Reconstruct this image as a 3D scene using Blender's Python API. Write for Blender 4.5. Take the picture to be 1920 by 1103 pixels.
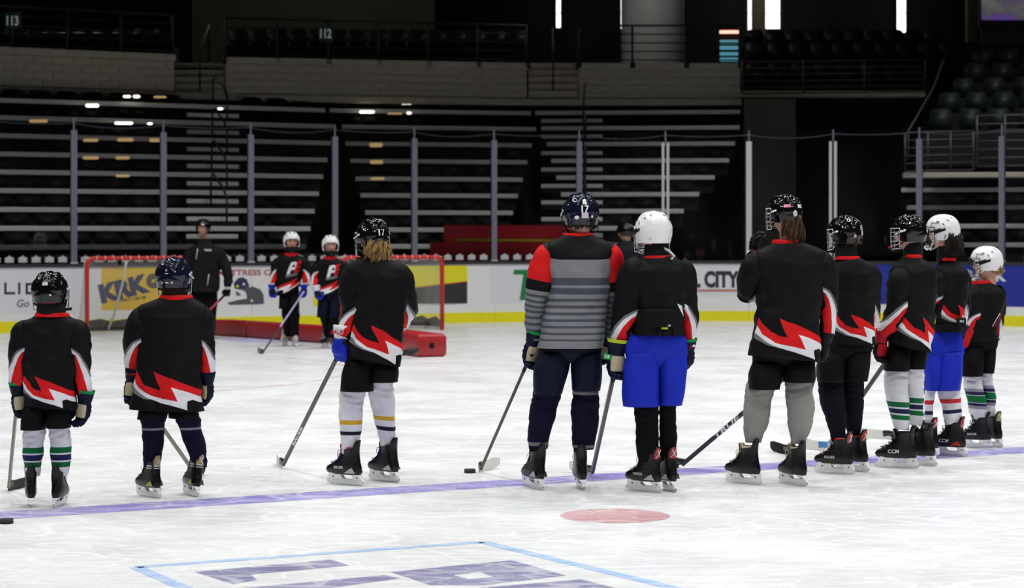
import bpy, bmesh, math, random
import numpy as np
from mathutils import Vector, Matrix, noise
from mathutils.geometry import delaunay_2d_cdt

for o in list(bpy.data.objects): bpy.data.objects.remove(o)
scn = bpy.context.scene
COL = scn.collection
random.seed(7)
PI = math.pi

# ------------------------------------------------------------------ camera, world, lights
F, H, HY = 4000.0, 1.58, 442.0           # focal length in pixels of a 1920 wide frame, eye height, horizon row
cam_d = bpy.data.cameras.new('camera'); cam = bpy.data.objects.new('camera', cam_d); COL.objects.link(cam)
cam.location = (0, 0, H); cam.rotation_euler = (PI/2, 0, 0)
cam_d.sensor_width = 36; cam_d.lens = 36*F/1920; cam_d.shift_y = -(551.5-HY)/1920
cam_d.clip_end = 300
cam_d.dof.use_dof = True; cam_d.dof.focus_distance = 13.6; cam_d.dof.aperture_fstop = 3.6
scn.camera = cam
scn.view_settings.view_transform = 'Standard'; scn.view_settings.look = 'None'
scn.view_settings.gamma = 1; scn.view_settings.use_curve_mapping = False
scn.view_settings.exposure = 0.0
world = bpy.data.worlds.new('hall'); scn.world = world; world.use_nodes = True
world.node_tree.nodes['Background'].inputs[0].default_value = (0.9, 0.95, 1.0, 1)
world.node_tree.nodes['Background'].inputs[1].default_value = 0.015

CA, SA = math.cos(math.radians(29)), math.sin(math.radians(29))
def RK(u, n, z=0.0):                     # rink axes: u along the blue line, n towards the end boards
    return Vector((u*CA - n*SA, u*SA + n*CA, z))
AX, NB, RAD = 13.05, 34.2, 8.53          # rink long axis, end boards, corner radius
UC, NC = AX+12.95-RAD, NB-RAD

LIGHT_W = 1320.0
k = 0
for n in (-6, 0.5, 7, 13.5, 20, 26):
    for u in (-1.5, 4.3, 10.1, 15.9, 21.7, 27):
        l = bpy.data.lights.new('arena_lamp', 'SPOT'); l.energy = LIGHT_W; l.spot_size = math.radians(108); l.spot_blend = 0.55
        l.shadow_soft_size = 0.32; l.color = (1.0, 0.975, 0.95) if k % 2 else (0.965, 0.98, 1.0)
        o = bpy.data.objects.new('arena_lamp', l); COL.objects.link(o)
        o.location = RK(u, n, 14.5); k += 1

# ------------------------------------------------------------------ materials
MATS = {}
def nd(nt, t, **kw):
    n = nt.nodes.new(t)
    for a, b in kw.items(): setattr(n, a, b)
    return n
def mat(name, col, rough=0.6, metal=0.0, var=0.12, scale=40.0, bump=0.0, bscale=None, spec=0.5, coat=0.0, emit=None, es=0.0, alpha=None, sheen=0.0):
    if name in MATS: return MATS[name]
    m = bpy.data.materials.new(name); m.use_nodes = True; nt = m.node_tree; b = nt.nodes['Principled BSDF']
    b.inputs['Roughness'].default_value = rough; b.inputs['Metallic'].default_value = metal
    b.inputs['Specular IOR Level'].default_value = spec; b.inputs['Coat Weight'].default_value = coat
    if coat: b.inputs['Coat Roughness'].default_value = 0.06
    tc = nd(nt, 'ShaderNodeTexCoord')
    nz = nd(nt, 'ShaderNodeTexNoise'); nz.inputs['Scale'].default_value = scale; nz.inputs['Detail'].default_value = 3
    nt.links.new(tc.outputs['Object'], nz.inputs['Vector'])
    mx = nd(nt, 'ShaderNodeMix', data_type='RGBA')
    c = tuple(col)
    mx.inputs['A'].default_value = tuple(x*(1-var) for x in c)+(1,); mx.inputs['B'].default_value = tuple(min(1, x*(1+var)) for x in c)+(1,)
    nt.links.new(nz.outputs['Fac'], mx.inputs['Factor']); nt.links.new(mx.outputs['Result'], b.inputs['Base Color'])
    if bump:
        n2 = nd(nt, 'ShaderNodeTexNoise'); n2.inputs['Scale'].default_value = bscale or scale; n2.inputs['Detail'].default_value = 4
        nt.links.new(tc.outputs['Object'], n2.inputs['Vector'])
        bp = nd(nt, 'ShaderNodeBump'); bp.inputs['Strength'].default_value = bump; bp.inputs['Distance'].default_value = 0.01
        nt.links.new(n2.outputs['Fac'], bp.inputs['Height']); nt.links.new(bp.outputs['Normal'], b.inputs['Normal'])
    if emit:
        b.inputs['Emission Color'].default_value = tuple(emit)+(1,); b.inputs['Emission Strength'].default_value = es
    if sheen: b.inputs['Sheen Weight'].default_value = sheen
    MATS[name] = m
    return m
def fab(name, col, rough=0.62, bump=0.55, bscale=20): return mat(name, col, rough, bump=bump, bscale=bscale, scale=14, var=0.15, spec=0.11)
def gloss(name, col, rough=0.16, coat=0.6): return mat(name, col, rough, var=0.08, scale=25, coat=coat, spec=0.36)

K_BLACK = fab('jersey_black', (0.0048, 0.0050, 0.0057)); K_RED = fab('jersey_red', (0.62, 0.012, 0.014)); K_WHITE = fab('jersey_white', (0.72, 0.72, 0.76))
K_GREY = fab('jersey_grey', (0.17, 0.17, 0.18)); K_LGREY = fab('jersey_light_grey', (0.205, 0.205, 0.225)); K_DGREY = fab('jersey_slate', (0.065, 0.075, 0.095))
JM = [K_BLACK, K_RED, K_WHITE, K_GREY, K_LGREY, K_DGREY]
PANT_BLACK = fab('pant_black', (0.0036, 0.0036, 0.0042), 0.7); PANT_NAVY = fab('pant_navy', (0.0045, 0.007, 0.020), 0.6); PANT_BLUE = fab('pant_royal', (0.012, 0.026, 0.42), 0.55, 0.4, 16)
SOCK_WHITE = fab('sock_white', (0.70, 0.70, 0.74), 0.85, 0.5, 30); SOCK_NAVY = fab('sock_navy', (0.0065, 0.0055, 0.022), 0.85); SOCK_BLACK = fab('sock_black', (0.004, 0.004, 0.005), 0.85)
SOCK_GREY = fab('sock_grey', (0.27, 0.26, 0.245), 0.9, 0.6, 60); SOCK_INK = fab('sock_ink', (0.005, 0.006, 0.011), 0.85)
B_GREEN = fab('band_green', (0.006, 0.13, 0.04)); B_NAVY = fab('band_navy', (0.016, 0.018, 0.075)); B_GOLD = fab('band_gold', (0.62, 0.36, 0.03)); B_RED = fab('band_red', (0.55, 0.03, 0.04)); B_BLACK = fab('band_black', (0.01, 0.012, 0.018)); B_GREY = fab('band_grey', (0.28, 0.27, 0.32))
HB = gloss('helmet_black', (0.004, 0.004, 0.005), .08, .10); HN = gloss('helmet_navy', (0.005, 0.007, 0.022), .08, .10); HW = gloss('helmet_white', (0.80, 0.80, 0.80), 0.25, 0.3)
DARK = mat('foam_dark', (0.006, 0.006, 0.007), 0.8, spec=.2); RUBBER = mat('rubber_black', (0.012, 0.012, 0.013), 0.55, bump=0.2, bscale=120)
CHROME = mat('cage_steel', (0.62, 0.63, 0.66), 0.25, 0.9); CAGEB = mat('cage_black', (0.012, 0.012, 0.014), 0.35)
STEEL = mat('blade_steel', (0.66, 0.67, 0.69), 0.22, 0.95); HOLD = mat('holder_white', (0.86, 0.86, 0.85), 0.35)
BOOT = mat('boot_black', (0.006, 0.006, 0.007), 0.33, bump=0.15, bscale=60, spec=.35); BOOTG = mat('boot_graphite', (0.05, 0.05, 0.055), 0.4)
SKIN = mat('skin', (0.58, 0.30, 0.21), 0.5, var=0.12, scale=20); LIPS = mat('lips', (0.42, 0.13, 0.11), 0.45); EYE = mat('eye_dark', (0.03, 0.02, 0.018), 0.2)
TAN = mat('palm_tan', (0.50, 0.42, 0.27), 0.75, bump=0.4, bscale=60); G_NAVY = fab('glove_navy', (0.005, 0.007, 0.025), 0.5); G_BLUE = fab('glove_royal', (0.012, 0.030, 0.42), 0.45); G_BLACK = fab('glove_black', (0.009, 0.009, 0.011), 0.5)
G_GREEN = fab('glove_green', (0.01, 0.24, 0.06), 0.5); G_RED = fab('glove_red', (0.42, 0.01, 0.02), 0.5); G_WHITE = fab('glove_white', (0.72, 0.72, 0.76), 0.5); G_YEL = fab('glove_lime', (0.45, 0.55, 0.03), 0.5)
PRINT_W = mat('print_white', (0.80, 0.80, 0.80), 0.5, var=0.03); PRINT_K = mat('print_black', (0.012, 0.012, 0.014), 0.5, var=0.03)
STICK_G = mat('stick_graphite', (0.035, 0.037, 0.040), 0.3); STICK_S = mat('stick_silver', (0.15, 0.14, 0.10), 0.3, 0.3, var=.6, scale=18); STICK_K = mat('stick_black', (0.012, 0.012, 0.013), 0.35)
STICK_B = mat('stick_blue', (0.06, 0.22, 0.50), 0.35); STICK_R = mat('stick_red', (0.50, 0.05, 0.06), 0.35); STICK_P = mat('stick_lilac', (0.45, 0.40, 0.65), 0.35)
TAPE_W = fab('tape_white', (0.70, 0.69, 0.64)); TAPE_K = fab('tape_black', (0.012, 0.012, 0.013))
HAIR_BL = mat('hair_blond', (0.36, 0.22, 0.085), 0.5, var=0.45, scale=60, spec=.2); HAIR_BR = mat('hair_brown', (0.085, 0.042, 0.022), 0.5, var=0.45, scale=60, spec=.2); HAIR_DK = mat('hair_dark', (0.022, 0.013, 0.010), 0.5, var=0.4, scale=60, spec=.15)

# ------------------------------------------------------------------ helpers
def W(px, py, D): return Vector(((px-960)*D/F, D, H-(py-HY)*D/F))
def GD(py): return F*H/(py-HY)           # depth of a point of the ice seen at row py

def add(name, verts, faces, mats, parent=None, idx=None, smooth=True, weld=False, kind=None, angle=None):
    """one mesh object; verts are world coordinates"""
    me = bpy.data.meshes.new(name)
    off = parent_loc(parent)
    me.from_pydata([(v[0]-off[0], v[1]-off[1], v[2]-off[2]) for v in verts], [], faces)
    if not isinstance(mats, (list, tuple)): mats = [mats]
    for m in mats: me.materials.append(m)
    if idx is not None: me.polygons.foreach_set('material_index', idx)
    if weld:
        bm = bmesh.new(); bm.from_mesh(me); bmesh.ops.remove_doubles(bm, verts=bm.verts, dist=1e-5)
        bmesh.ops.recalc_face_normals(bm, faces=bm.faces); bm.to_mesh(me); bm.free()
    if smooth:
        me.polygons.foreach_set('use_smooth', [True]*len(me.polygons))
        if angle: me.set_sharp_from_angle(angle=math.radians(angle))
    me.update()
    o = bpy.data.objects.new(name, me); COL.objects.link(o)
    if parent: o.parent = parent
    if kind: o['kind'] = kind
    return o
def parent_loc(p):
    v = Vector((0, 0, 0))
    while p is not None: v += p.location; p = p.parent
    return v
def thing(name, label, cat, loc, group=None):
    o = bpy.data.objects.new(name, None); COL.objects.link(o); o.location = loc; o.empty_display_size = 0.1
    o['label'] = label; o['category'] = cat
    if group: o['group'] = group
    return o
def tag(o, label, cat, group=None):
    o['label'] = label; o['category'] = cat
    if group: o['group'] = group
    return o
def struct(o): o['kind'] = 'structure'; return o

class MB:
    def __init__(s): s.v = []; s.f = []; s.i = []
    def grid(s, P, closed=True, mi=0, capa=False, capb=False):
        """rows of points"""
        base = len(s.v); nr = len(P); nc = len(P[0])
        for r in P: s.v += [tuple(p) for p in r]
        for a in range(nr-1):
            for b in range(nc if closed else nc-1):
                c = (b+1) % nc
                s.f.append((base+a*nc+b, base+a*nc+c, base+(a+1)*nc+c, base+(a+1)*nc+b)); s.i.append(mi[a] if isinstance(mi, list) else mi)
        if capa: s.f.append(tuple(base+b for b in range(nc))[::-1]); s.i.append(mi[0] if isinstance(mi, list) else mi)
        if capb: s.f.append(tuple(base+(nr-1)*nc+b for b in range(nc))); s.i.append(mi[-1] if isinstance(mi, list) else mi)
        return s
    def box(s, c, d, M=None, mi=0, bev=0.0):
        c = Vector(c); hx, hy, hz = d[0]/2, d[1]/2, d[2]/2
        b = min(bev, hx*.9, hy*.9, hz*.9)
        rings = []
        def ring(x, y, z): return [(-x, -y, z), (x, -y, z), (x, y, z), (-x, y, z)]
        if b > 0: R = [ring(hx-b, hy-b, -hz), ring(hx, hy, -hz+b), ring(hx, hy, hz-b), ring(hx-b, hy-b, hz)]
        else: R = [ring(hx, hy, -hz), ring(hx, hy, hz)]
        rows = []
        for r in R:
            rows.append([c + (M @ Vector(p) if M else Vector(p)) for p in r])
        return s.grid(rows, True, mi, True, True)
    def tube(s, pts, rad, n=10, mi=0, cap=True, sq=None, up=None):
        pts = [Vector(p) for p in pts]
        if not isinstance(rad, (list, tuple)): rad = [rad]*len(pts)
        rows = []; T0 = None; X = None
        for i, p in enumerate(pts):
            T = (pts[min(i+1, len(pts)-1)] - pts[max(i-1, 0)])
            if T.length < 1e-9: T = Vector((0, 0, 1))
            T.normalize()
            if X is None:
                ref = up or (Vector((1, 0, 0)) if abs(T.x) < .8 else Vector((0, 1, 0)))
                X = (ref - T*ref.dot(T)).normalized()
            else: X = (X - T*X.dot(T)).normalized()
            Y = T.cross(X)
            r = rad[i]; rx, ry = (r if isinstance(r, (tuple, list)) else (r, r))
            row = []
            for k in range(n):
                a = 2*PI*k/n; ca, sa = math.cos(a), math.sin(a)
                if sq: ca = math.copysign(abs(ca)**sq, ca); sa = math.copysign(abs(sa)**sq, sa)
                row.append(p + X*rx*ca + Y*ry*sa)
            rows.append(row)
        return s.grid(rows, True, mi, cap, cap)
    def poly(s, pts, mi=0):
        b = len(s.v); s.v += [tuple(p) for p in pts]; s.f.append(tuple(range(b, b+len(pts)))); s.i.append(mi); return s
    def prism(s, A, Bp, mi=0):
        n = len(A); b = len(s.v); s.v += [tuple(p) for p in A]+[tuple(p) for p in Bp]
        s.f.append(tuple(range(b+n-1, b-1, -1))); s.f.append(tuple(range(b+n, b+2*n))); s.i += [mi, mi]
        for i in range(n):
            j = (i+1) % n; s.f.append((b+i, b+j, b+n+j, b+n+i)); s.i.append(mi)
        return s
    def xf(s, M): s.v = [tuple(M @ Vector(p)) for p in s.v]; return s
    def build(s, name, mats, parent=None, smooth=True, angle=None, weld=False, kind=None):
        return add(name, s.v, s.f, mats, parent, s.i, smooth, weld, kind, angle)

def catmull(pts, n):
    """smooth curve through points (tuples of any size)"""
    P = [np.array(p, float) for p in pts]
    if len(P) == 2: return [P[0]+(P[1]-P[0])*i/n for i in range(n+1)]
    out = []; m = len(P)-1
    for q in range(n+1):
        x = q/n*m; i = min(int(x), m-1); t = x-i
        p1, p2 = P[i], P[i+1]; p0 = P[i-1] if i else 2*p1-p2; p3 = P[i+2] if i+2 <= m else 2*p2-p1
        out.append(0.5*((2*p1)+(-p0+p2)*t+(2*p0-5*p1+4*p2-p3)*t*t+(-p0+3*p1-3*p2+p3)*t**3))
    return out
def pchip(xs, ys, x):
    xs = np.array(xs, float); ys = np.array(ys, float)
    h = np.diff(xs); d = np.diff(ys)/h; m = np.zeros(len(xs)); m[0] = d[0]; m[-1] = d[-1]
    for i in range(1, len(xs)-1):
        m[i] = 0 if d[i-1]*d[i] <= 0 else 2*d[i-1]*d[i]/(d[i-1]+d[i])
    x = np.clip(np.array(x, float), xs[0], xs[-1]); i = np.clip(np.searchsorted(xs, x)-1, 0, len(h)-1)
    t = (x-xs[i])/h[i]
    return (2*t**3-3*t**2+1)*ys[i]+(t**3-2*t**2+t)*h[i]*m[i]+(-2*t**3+3*t**2)*ys[i+1]+(t**3-t**2)*h[i]*m[i+1]

def text_mesh(s, size, bold=0.0, shear=0.0, align='CENTER'):
    cu = bpy.data.curves.new('t', 'FONT'); cu.body = s; cu.size = size; cu.offset = bold; cu.shear = shear
    cu.align_x = align; cu.align_y = 'CENTER'; cu.resolution_u = 3; cu.fill_mode = 'FRONT'
    o = bpy.data.objects.new('t', cu); COL.objects.link(o)
    dg = bpy.context.evaluated_depsgraph_get(); me = bpy.data.meshes.new_from_object(o.evaluated_get(dg))
    V = [tuple(v.co) for v in me.vertices]; Fc = [tuple(p.vertices) for p in me.polygons]
    bpy.data.objects.remove(o); bpy.data.curves.remove(cu); bpy.data.meshes.remove(me)
    return V, Fc
def text_on(name, s, size, fn, m, parent, bold=0.0, shear=0.0, fitw=None, fith=None, align='CENTER'):
    """lettering laid on a surface: fn(x, y) gives the world point"""
    V, Fc = text_mesh(s, size, bold, shear, align)
    if not V: return
    A = np.array(V); mn, mxx = A.min(0), A.max(0); c = (mn+mxx)/2
    sx = fitw/(mxx[0]-mn[0]) if fitw else 1.0; sy = fith/(mxx[1]-mn[1]) if fith else sx
    if fitw and not fith: sy = sx
    if fith and not fitw: sx = sy
    return add(name, [fn((v[0]-c[0])*sx, (v[1]-c[1])*sy) for v in V], Fc, m, parent, smooth=False)
# ================================================================== THE SETTING
def ice_material(name, tint, paint=1.0):
    m = bpy.data.materials.new(name); m.use_nodes = True; nt = m.node_tree; b = nt.nodes['Principled BSDF']; L = nt.links.new
    geo = nd(nt, 'ShaderNodeNewGeometry')
    def marks(scale, rot, stretch, w, seed, dist=0.6):
        mp = nd(nt, 'ShaderNodeMapping'); mp.inputs['Rotation'].default_value = (0, 0, rot); mp.inputs['Scale'].default_value = (scale*stretch, scale, 1); mp.inputs['Location'].default_value = (seed, seed*1.7, 0)
        L(geo.outputs['Position'], mp.inputs['Vector'])
        n = nd(nt, 'ShaderNodeTexNoise'); n.inputs['Scale'].default_value = 1.0; n.inputs['Detail'].default_value = 1.0; n.inputs['Distortion'].default_value = dist
        L(mp.outputs['Vector'], n.inputs['Vector'])
        s = nd(nt, 'ShaderNodeMath', operation='SUBTRACT'); L(n.outputs['Fac'], s.inputs[0]); s.inputs[1].default_value = 0.5
        a = nd(nt, 'ShaderNodeMath', operation='ABSOLUTE'); L(s.outputs[0], a.inputs[0])
        r = nd(nt, 'ShaderNodeMapRange'); r.inputs['From Min'].default_value = 0; r.inputs['From Max'].default_value = w; r.inputs['To Min'].default_value = 1; r.inputs['To Max'].default_value = 0
        L(a.outputs[0], r.inputs['Value']); return r.outputs['Result']
    ms = [marks(1.1, 0.3, 0.5, 0.010, 3.1), marks(0.8, 1.1, 0.35, 0.007, 11.0), marks(2.3, -0.6, 0.4, 0.012, 23.0), marks(1.6, 2.2, 0.3, 0.009, 41.0), marks(3.5, 0.1, 0.25, 0.014, 57.0), marks(6.0, 0.9, 0.22, 0.016, 77.0), marks(9.0, -0.4, 0.18, 0.018, 91.0), marks(5.0, 1.7, 0.2, 0.012, 105.0)]
    acc = ms[0]
    for x in ms[1:]:
        q = nd(nt, 'ShaderNodeMath', operation='MAXIMUM'); L(acc, q.inputs[0]); L(x, q.inputs[1]); acc = q.outputs[0]
    n1 = nd(nt, 'ShaderNodeTexNoise'); n1.inputs['Scale'].default_value = 0.9; n1.inputs['Detail'].default_value = 6; n1.inputs['Roughness'].default_value = 0.62
    mp1 = nd(nt, 'ShaderNodeMapping'); mp1.inputs['Scale'].default_value = (1.1, 1.2, 1); mp1.inputs['Rotation'].default_value = (0, 0, 0.35); L(geo.outputs['Position'], mp1.inputs['Vector']); L(mp1.outputs['Vector'], n1.inputs['Vector'])
    n2 = nd(nt, 'ShaderNodeTexNoise'); n2.inputs['Scale'].default_value = 26; n2.inputs['Detail'].default_value = 5; L(geo.outputs['Position'], n2.inputs['Vector'])
    cr = nd(nt, 'ShaderNodeMapRange'); cr.inputs['From Min'].default_value = 0.54; cr.inputs['From Max'].default_value = 0.72; L(n2.outputs['Fac'], cr.inputs['Value'])
    br = nd(nt, 'ShaderNodeMapRange'); br.inputs['From Min'].default_value = 0.35; br.inputs['From Max'].default_value = 0.68; L(n1.outputs['Fac'], br.inputs['Value'])
    sn = nd(nt, 'ShaderNodeMath', operation='MULTIPLY'); L(cr.outputs['Result'], sn.inputs[0]); L(br.outputs['Result'], sn.inputs[1])
    mk = nd(nt, 'ShaderNodeMath', operation='MAXIMUM'); L(acc, mk.inputs[0]); L(sn.outputs[0], mk.inputs[1])
    # clear ice -> milky ice -> snow in the cuts
    c1 = nd(nt, 'ShaderNodeMix', data_type='RGBA'); L(br.outputs['Result'], c1.inputs['Factor'])
    white = (0.88, 0.895, 0.90); base = (0.70, 0.715, 0.715)
    if paint < 1: 
        c1.inputs['A'].default_value = tuple(tint)+(1,); c1.inputs['B'].default_value = tuple(t*0.78+w*0.22 for t, w in zip(tint, white))+(1,)
    else:
        c1.inputs['A'].default_value = base+(1,); c1.inputs['B'].default_value = (0.765, 0.78, 0.78, 1)
    c2 = nd(nt, 'ShaderNodeMix', data_type='RGBA'); L(mk.outputs[0], c2.inputs['Factor']); L(c1.outputs['Result'], c2.inputs['A'])
    c2.inputs['B'].default_value = (white if paint >= 1 else tuple(t*0.45+w*0.55 for t, w in zip(tint, white)))+(1,)
    L(c2.outputs['Result'], b.inputs['Base Color'])
    rr = nd(nt, 'ShaderNodeMapRange'); rr.inputs['To Min'].default_value = 0.20; rr.inputs['To Max'].default_value = 0.34; L(br.outputs['Result'], rr.inputs['Value'])
    L(rr.outputs['Result'], b.inputs['Roughness']); b.inputs['Specular IOR Level'].default_value = 0.28; b.inputs['IOR'].default_value = 1.31
    bp = nd(nt, 'ShaderNodeBump'); bp.inputs['Strength'].default_value = 0.25; bp.inputs['Distance'].default_value = 0.004
    L(mk.outputs[0], bp.inputs['Height']); L(bp.outputs['Normal'], b.inputs['Normal'])
    return m

def board_pt(p, z=0.0, off=0.0):
    """p metres along the boards; off metres towards the ice"""
    if p <= UC: return RK(p, NB-off, z)
    a = (p-UC)/RAD
    if a <= PI/2: return RK(UC+(RAD-off)*math.sin(a), NC+(RAD-off)*math.cos(a), z)
    return RK(AX+12.95-off, NC-(p-UC-RAD*PI/2), z)
def board_p(px):
    dx = (px-960)/F
    D = NB/(CA-dx*SA); u = D*(dx*CA+SA)
    if u <= UC: return u
    du, dn = dx*CA+SA, CA-dx*SA
    A = du*du+dn*dn; B = -2*(du*UC+dn*NC); C = UC*UC+NC*NC-RAD*RAD
    D = (-B+math.sqrt(B*B-4*A*C))/(2*A)
    return UC+RAD*math.atan2(D*du-UC, D*dn-NC)
def board_z(px, py): 
    q = board_pt(board_p(px)); return H-(py-HY)*q.y/F

ICE = ice_material('ice', (1, 1, 1))
end_p = UC+RAD*PI/2+4
outline = [board_pt(-2+(end_p+2)*i/60) for i in range(61)] + [RK(26, -8), RK(-8, -8), RK(-8, NB)]
ice = struct(add('floor', outline, [tuple(range(len(outline)))], ICE, smooth=False))
def marking(name, pts, tint, z=0.0008):
    return add(name, [(p.x, p.y, z) for p in pts], [tuple(range(len(pts)))], ice_material(name, tint, 0.5), ice, smooth=False)
nbl = RK(0, 0).dot(Vector((0, 0, 0)))
def ndist(px, py): d = GD(py); q = W(px, py, d); return q.x*CA+q.y*SA, -q.x*SA+q.y*CA
u0, n0 = ndist(300, 945); u1, n1_ = ndist(1000, 906)
nb = (n0+n1_)/2
marking('blue_line', [RK(-4, nb-.17), RK(26, nb-.17), RK(26, nb+.17), RK(-4, nb+.17)], (0.23, 0.19, 0.60))
uu, nn = ndist(1153, 967.5)
marking('faceoff_dot', [RK(uu+.31*math.cos(2*PI*i/48), nn+.31*math.sin(2*PI*i/48)) for i in range(48)], (0.58, 0.27, 0.30))
def ringmark(name, u, n, r, w, tint, a0=0, a1=2*PI, N=72):
    v = []; f = []
    for i in range(N+1):
        a = a0+(a1-a0)*i/N
        for q in (r-w/2, r+w/2): p = RK(u+q*math.cos(a), n+q*math.sin(a)); v.append((p.x, p.y, .0008))
        if i: b = 2*i-2; f.append((b, b+1, b+3, b+2))
    return add(name, v, f, ice_material(name, tint, 0.5), ice, smooth=False)
NG = NB-3.35
for s in (-1, 1):
    ringmark('faceoff_circle', AX+s*6.7, NG-6.1, 4.57, 0.06, (0.74, 0.50, 0.46))
    marking('end_zone_dot', [RK(AX+s*6.7+.3*math.cos(2*PI*i/32), NG-6.1+.3*math.sin(2*PI*i/32)) for i in range(32)], (0.62, 0.24, 0.26))
marking('goal_line', [RK(AX-12, NG-.03), RK(AX+12, NG-.03), RK(AX+12, NG+.03), RK(AX-12, NG+.03)], (0.66, 0.36, 0.36), .0006)
marking('goal_crease', [RK(AX-1.22, NG), RK(AX+1.22, NG)] + [RK(AX+1.83*math.cos(a), NG-1.83*math.sin(a)) for a in np.linspace(math.acos(1.22/1.83), PI-math.acos(1.22/1.83), 20)], (0.42, 0.46, 0.80))
# painted centre lettering with a blue outline in the foreground
def on_ice(px, py): q = W(px, py, GD(py)); return Vector((q.x, q.y, 0))
def strip(name, pa, pb, w, tint):
    a, b = on_ice(*pa), on_ice(*pb); d = (b-a).normalized(); n = Vector((-d.y, d.x, 0))*w/2
    marking(name, [a-n, b-n, b+n, a+n], tint, .001)
strip('letter_outline', (255, 1064), (905, 1017), .07, (0.30, 0.50, 0.80)); strip('letter_outline', (905, 1017), (1300, 1112), .07, (0.30, 0.50, 0.80)); strip('letter_outline', (255, 1064), (430, 1140), .07, (0.30, 0.50, 0.80))
for poly in ([(365, 1073), (620, 1050), (655, 1061), (470, 1078), (482, 1088), (437, 1096)], [(450, 1104), (720, 1079), (750, 1085), (620, 1103), (600, 1130), (500, 1130)],
             [(732, 1073), (960, 1051), (1062, 1080), (905, 1098), (808, 1098)], [(900, 1103), (1090, 1087), (1180, 1110), (1000, 1130)]):
    marking('painted_letter', [on_ice(*p) for p in poly], (0.20, 0.19, 0.36), .0009)
for poly in ([(850, 1079), (900, 1074), (925, 1083), (878, 1087)],):
    add('letter_counter', [(on_ice(*p).x, on_ice(*p).y, .0013) for p in poly], [(0, 1, 2, 3)], ICE, ice, smooth=False)

# ------------------------------------------------------------------ dasher boards
BW = mat('board_white', (0.92, 0.925, 0.93), 0.35, var=0.03, scale=3); BY = mat('kick_yellow', (0.93, 0.84, 0.01), 0.4, var=0.08, scale=6); BCAP = mat('board_cap', (0.035, 0.036, 0.04), 0.4)
STAN = mat('stanchion_aluminium', (0.20, 0.20, 0.26), 0.4, 0.2); STANW = mat('stanchion_white', (0.62, 0.64, 0.62), 0.45)
boards = struct(add('wall_rink_boards', [board_pt(3, 0.02, -.12), board_pt(5, 1.1, -.12), board_pt(5, 1.1, -.06), board_pt(5, .02, -.06)], [(0, 1, 2, 3)], BCAP, smooth=False))
SX = [-700, -530, -360, -190, -28, 140, 308, 472, 630, 779, 928, 1087, 1248, 1404, 1561, 1722, 1876, 2035]
SP = [board_p(min(x, 2030)) for x in SX]
def wrap(name, p0, p1, z0, z1, o0, o1, m, parent, n=6, mi=None):
    """slab that follows the boards between two offsets"""
    b = MB(); rows = []
    for i in range(n+1):
        p = p0+(p1-p0)*i/n
        rows.append([board_pt(p, z0, o0), board_pt(p, z1, o0), board_pt(p, z1, o1), board_pt(p, z0, o1)])
    b.grid(rows, True, 0, True, True)
    return b.build(name, m, parent, smooth=False)
for a, b_ in zip(SP[:-1], SP[1:]):
    wrap('board_panel', a+.003, b_-.003, 0.01, 1.06, -.04, 0, BW, boards, 12); wrap('kick_plate', a+.002, b_-.002, 0.0, 0.185, 0, .015, BY, boards)
wrap('cap_rail', SP[0], SP[-1], 1.06, 1.115, -.16, .02, BCAP, boards, 60)

glass = struct(add('wall_rink_glass', [board_pt(5, 1.115, -.10), board_pt(5, 1.15, -.10), board_pt(5, 1.15, -.06), board_pt(5, 1.115, -.06)], [(0, 1, 2, 3)], BCAP, smooth=False))
def glass_mat():
    m = bpy.data.materials.new('rink_glass'); m.use_nodes = True; nt = m.node_tree; nt.nodes.remove(nt.nodes['Principled BSDF'])
    o = nt.nodes['Material Output']; t = nd(nt, 'ShaderNodeBsdfTransparent'); t.inputs[0].default_value = (0.93, 0.94, 0.945, 1); g = nd(nt, 'ShaderNodeBsdfGlossy'); g.inputs['Roughness'].default_value = 0.02
    fr = nd(nt, 'ShaderNodeFresnel'); fr.inputs['IOR'].default_value = 1.45
    df = nd(nt, 'ShaderNodeBsdfDiffuse'); df.inputs[0].default_value = (.6, .62, .62, 1)
    nz = nd(nt, 'ShaderNodeTexNoise'); nz.inputs['Scale'].default_value = 1.3; nz.inputs['Detail'].default_value = 5
    mr = nd(nt, 'ShaderNodeMapRange'); mr.inputs['From Min'].default_value = .5; mr.inputs['From Max'].default_value = .8; mr.inputs['To Max'].default_value = .012; nt.links.new(nz.outputs['Fac'], mr.inputs['Value'])
    mx = nd(nt, 'ShaderNodeMixShader'); nt.links.new(fr.outputs[0], mx.inputs[0]); nt.links.new(t.outputs[0], mx.inputs[1]); nt.links.new(g.outputs[0], mx.inputs[2])
    m2 = nd(nt, 'ShaderNodeMixShader'); nt.links.new(mr.outputs['Result'], m2.inputs[0]); nt.links.new(mx.outputs[0], m2.inputs[1]); nt.links.new(df.outputs[0], m2.inputs[2])
    nt.links.new(m2.outputs[0], o.inputs['Surface']); return m
GLASS = glass_mat()
DECAL = mat('decal_white', (0.60, 0.61, 0.62), 0.6, var=0.2, scale=60)
leaf = [(-.085, -.05), (-.06, -.06), (.06, -.06), (.085, -.05), (.07, -.01), (.088, .012), (.045, .03), (.012, .04), (0, .068), (-.012, .04), (-.045, .03), (-.088, .012), (-.07, -.01)]
for i, (a, b_) in enumerate(zip(SP[:-1], SP[1:])):
    pane = wrap('glass_pane', a+.03, b_-.03, 1.115, 3.52, -.062, -.05, GLASS, glass, 5)
    if SX[i+1] < 1100:
        for j in range(6):
            p = a+(b_-a)*(j+.85)/6.7
            add('leaf_decal', [board_pt(p+x*.95, 1.20+y, -.046) for x, y in leaf], [tuple(range(len(leaf)))], DECAL, pane, smooth=False)
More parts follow.
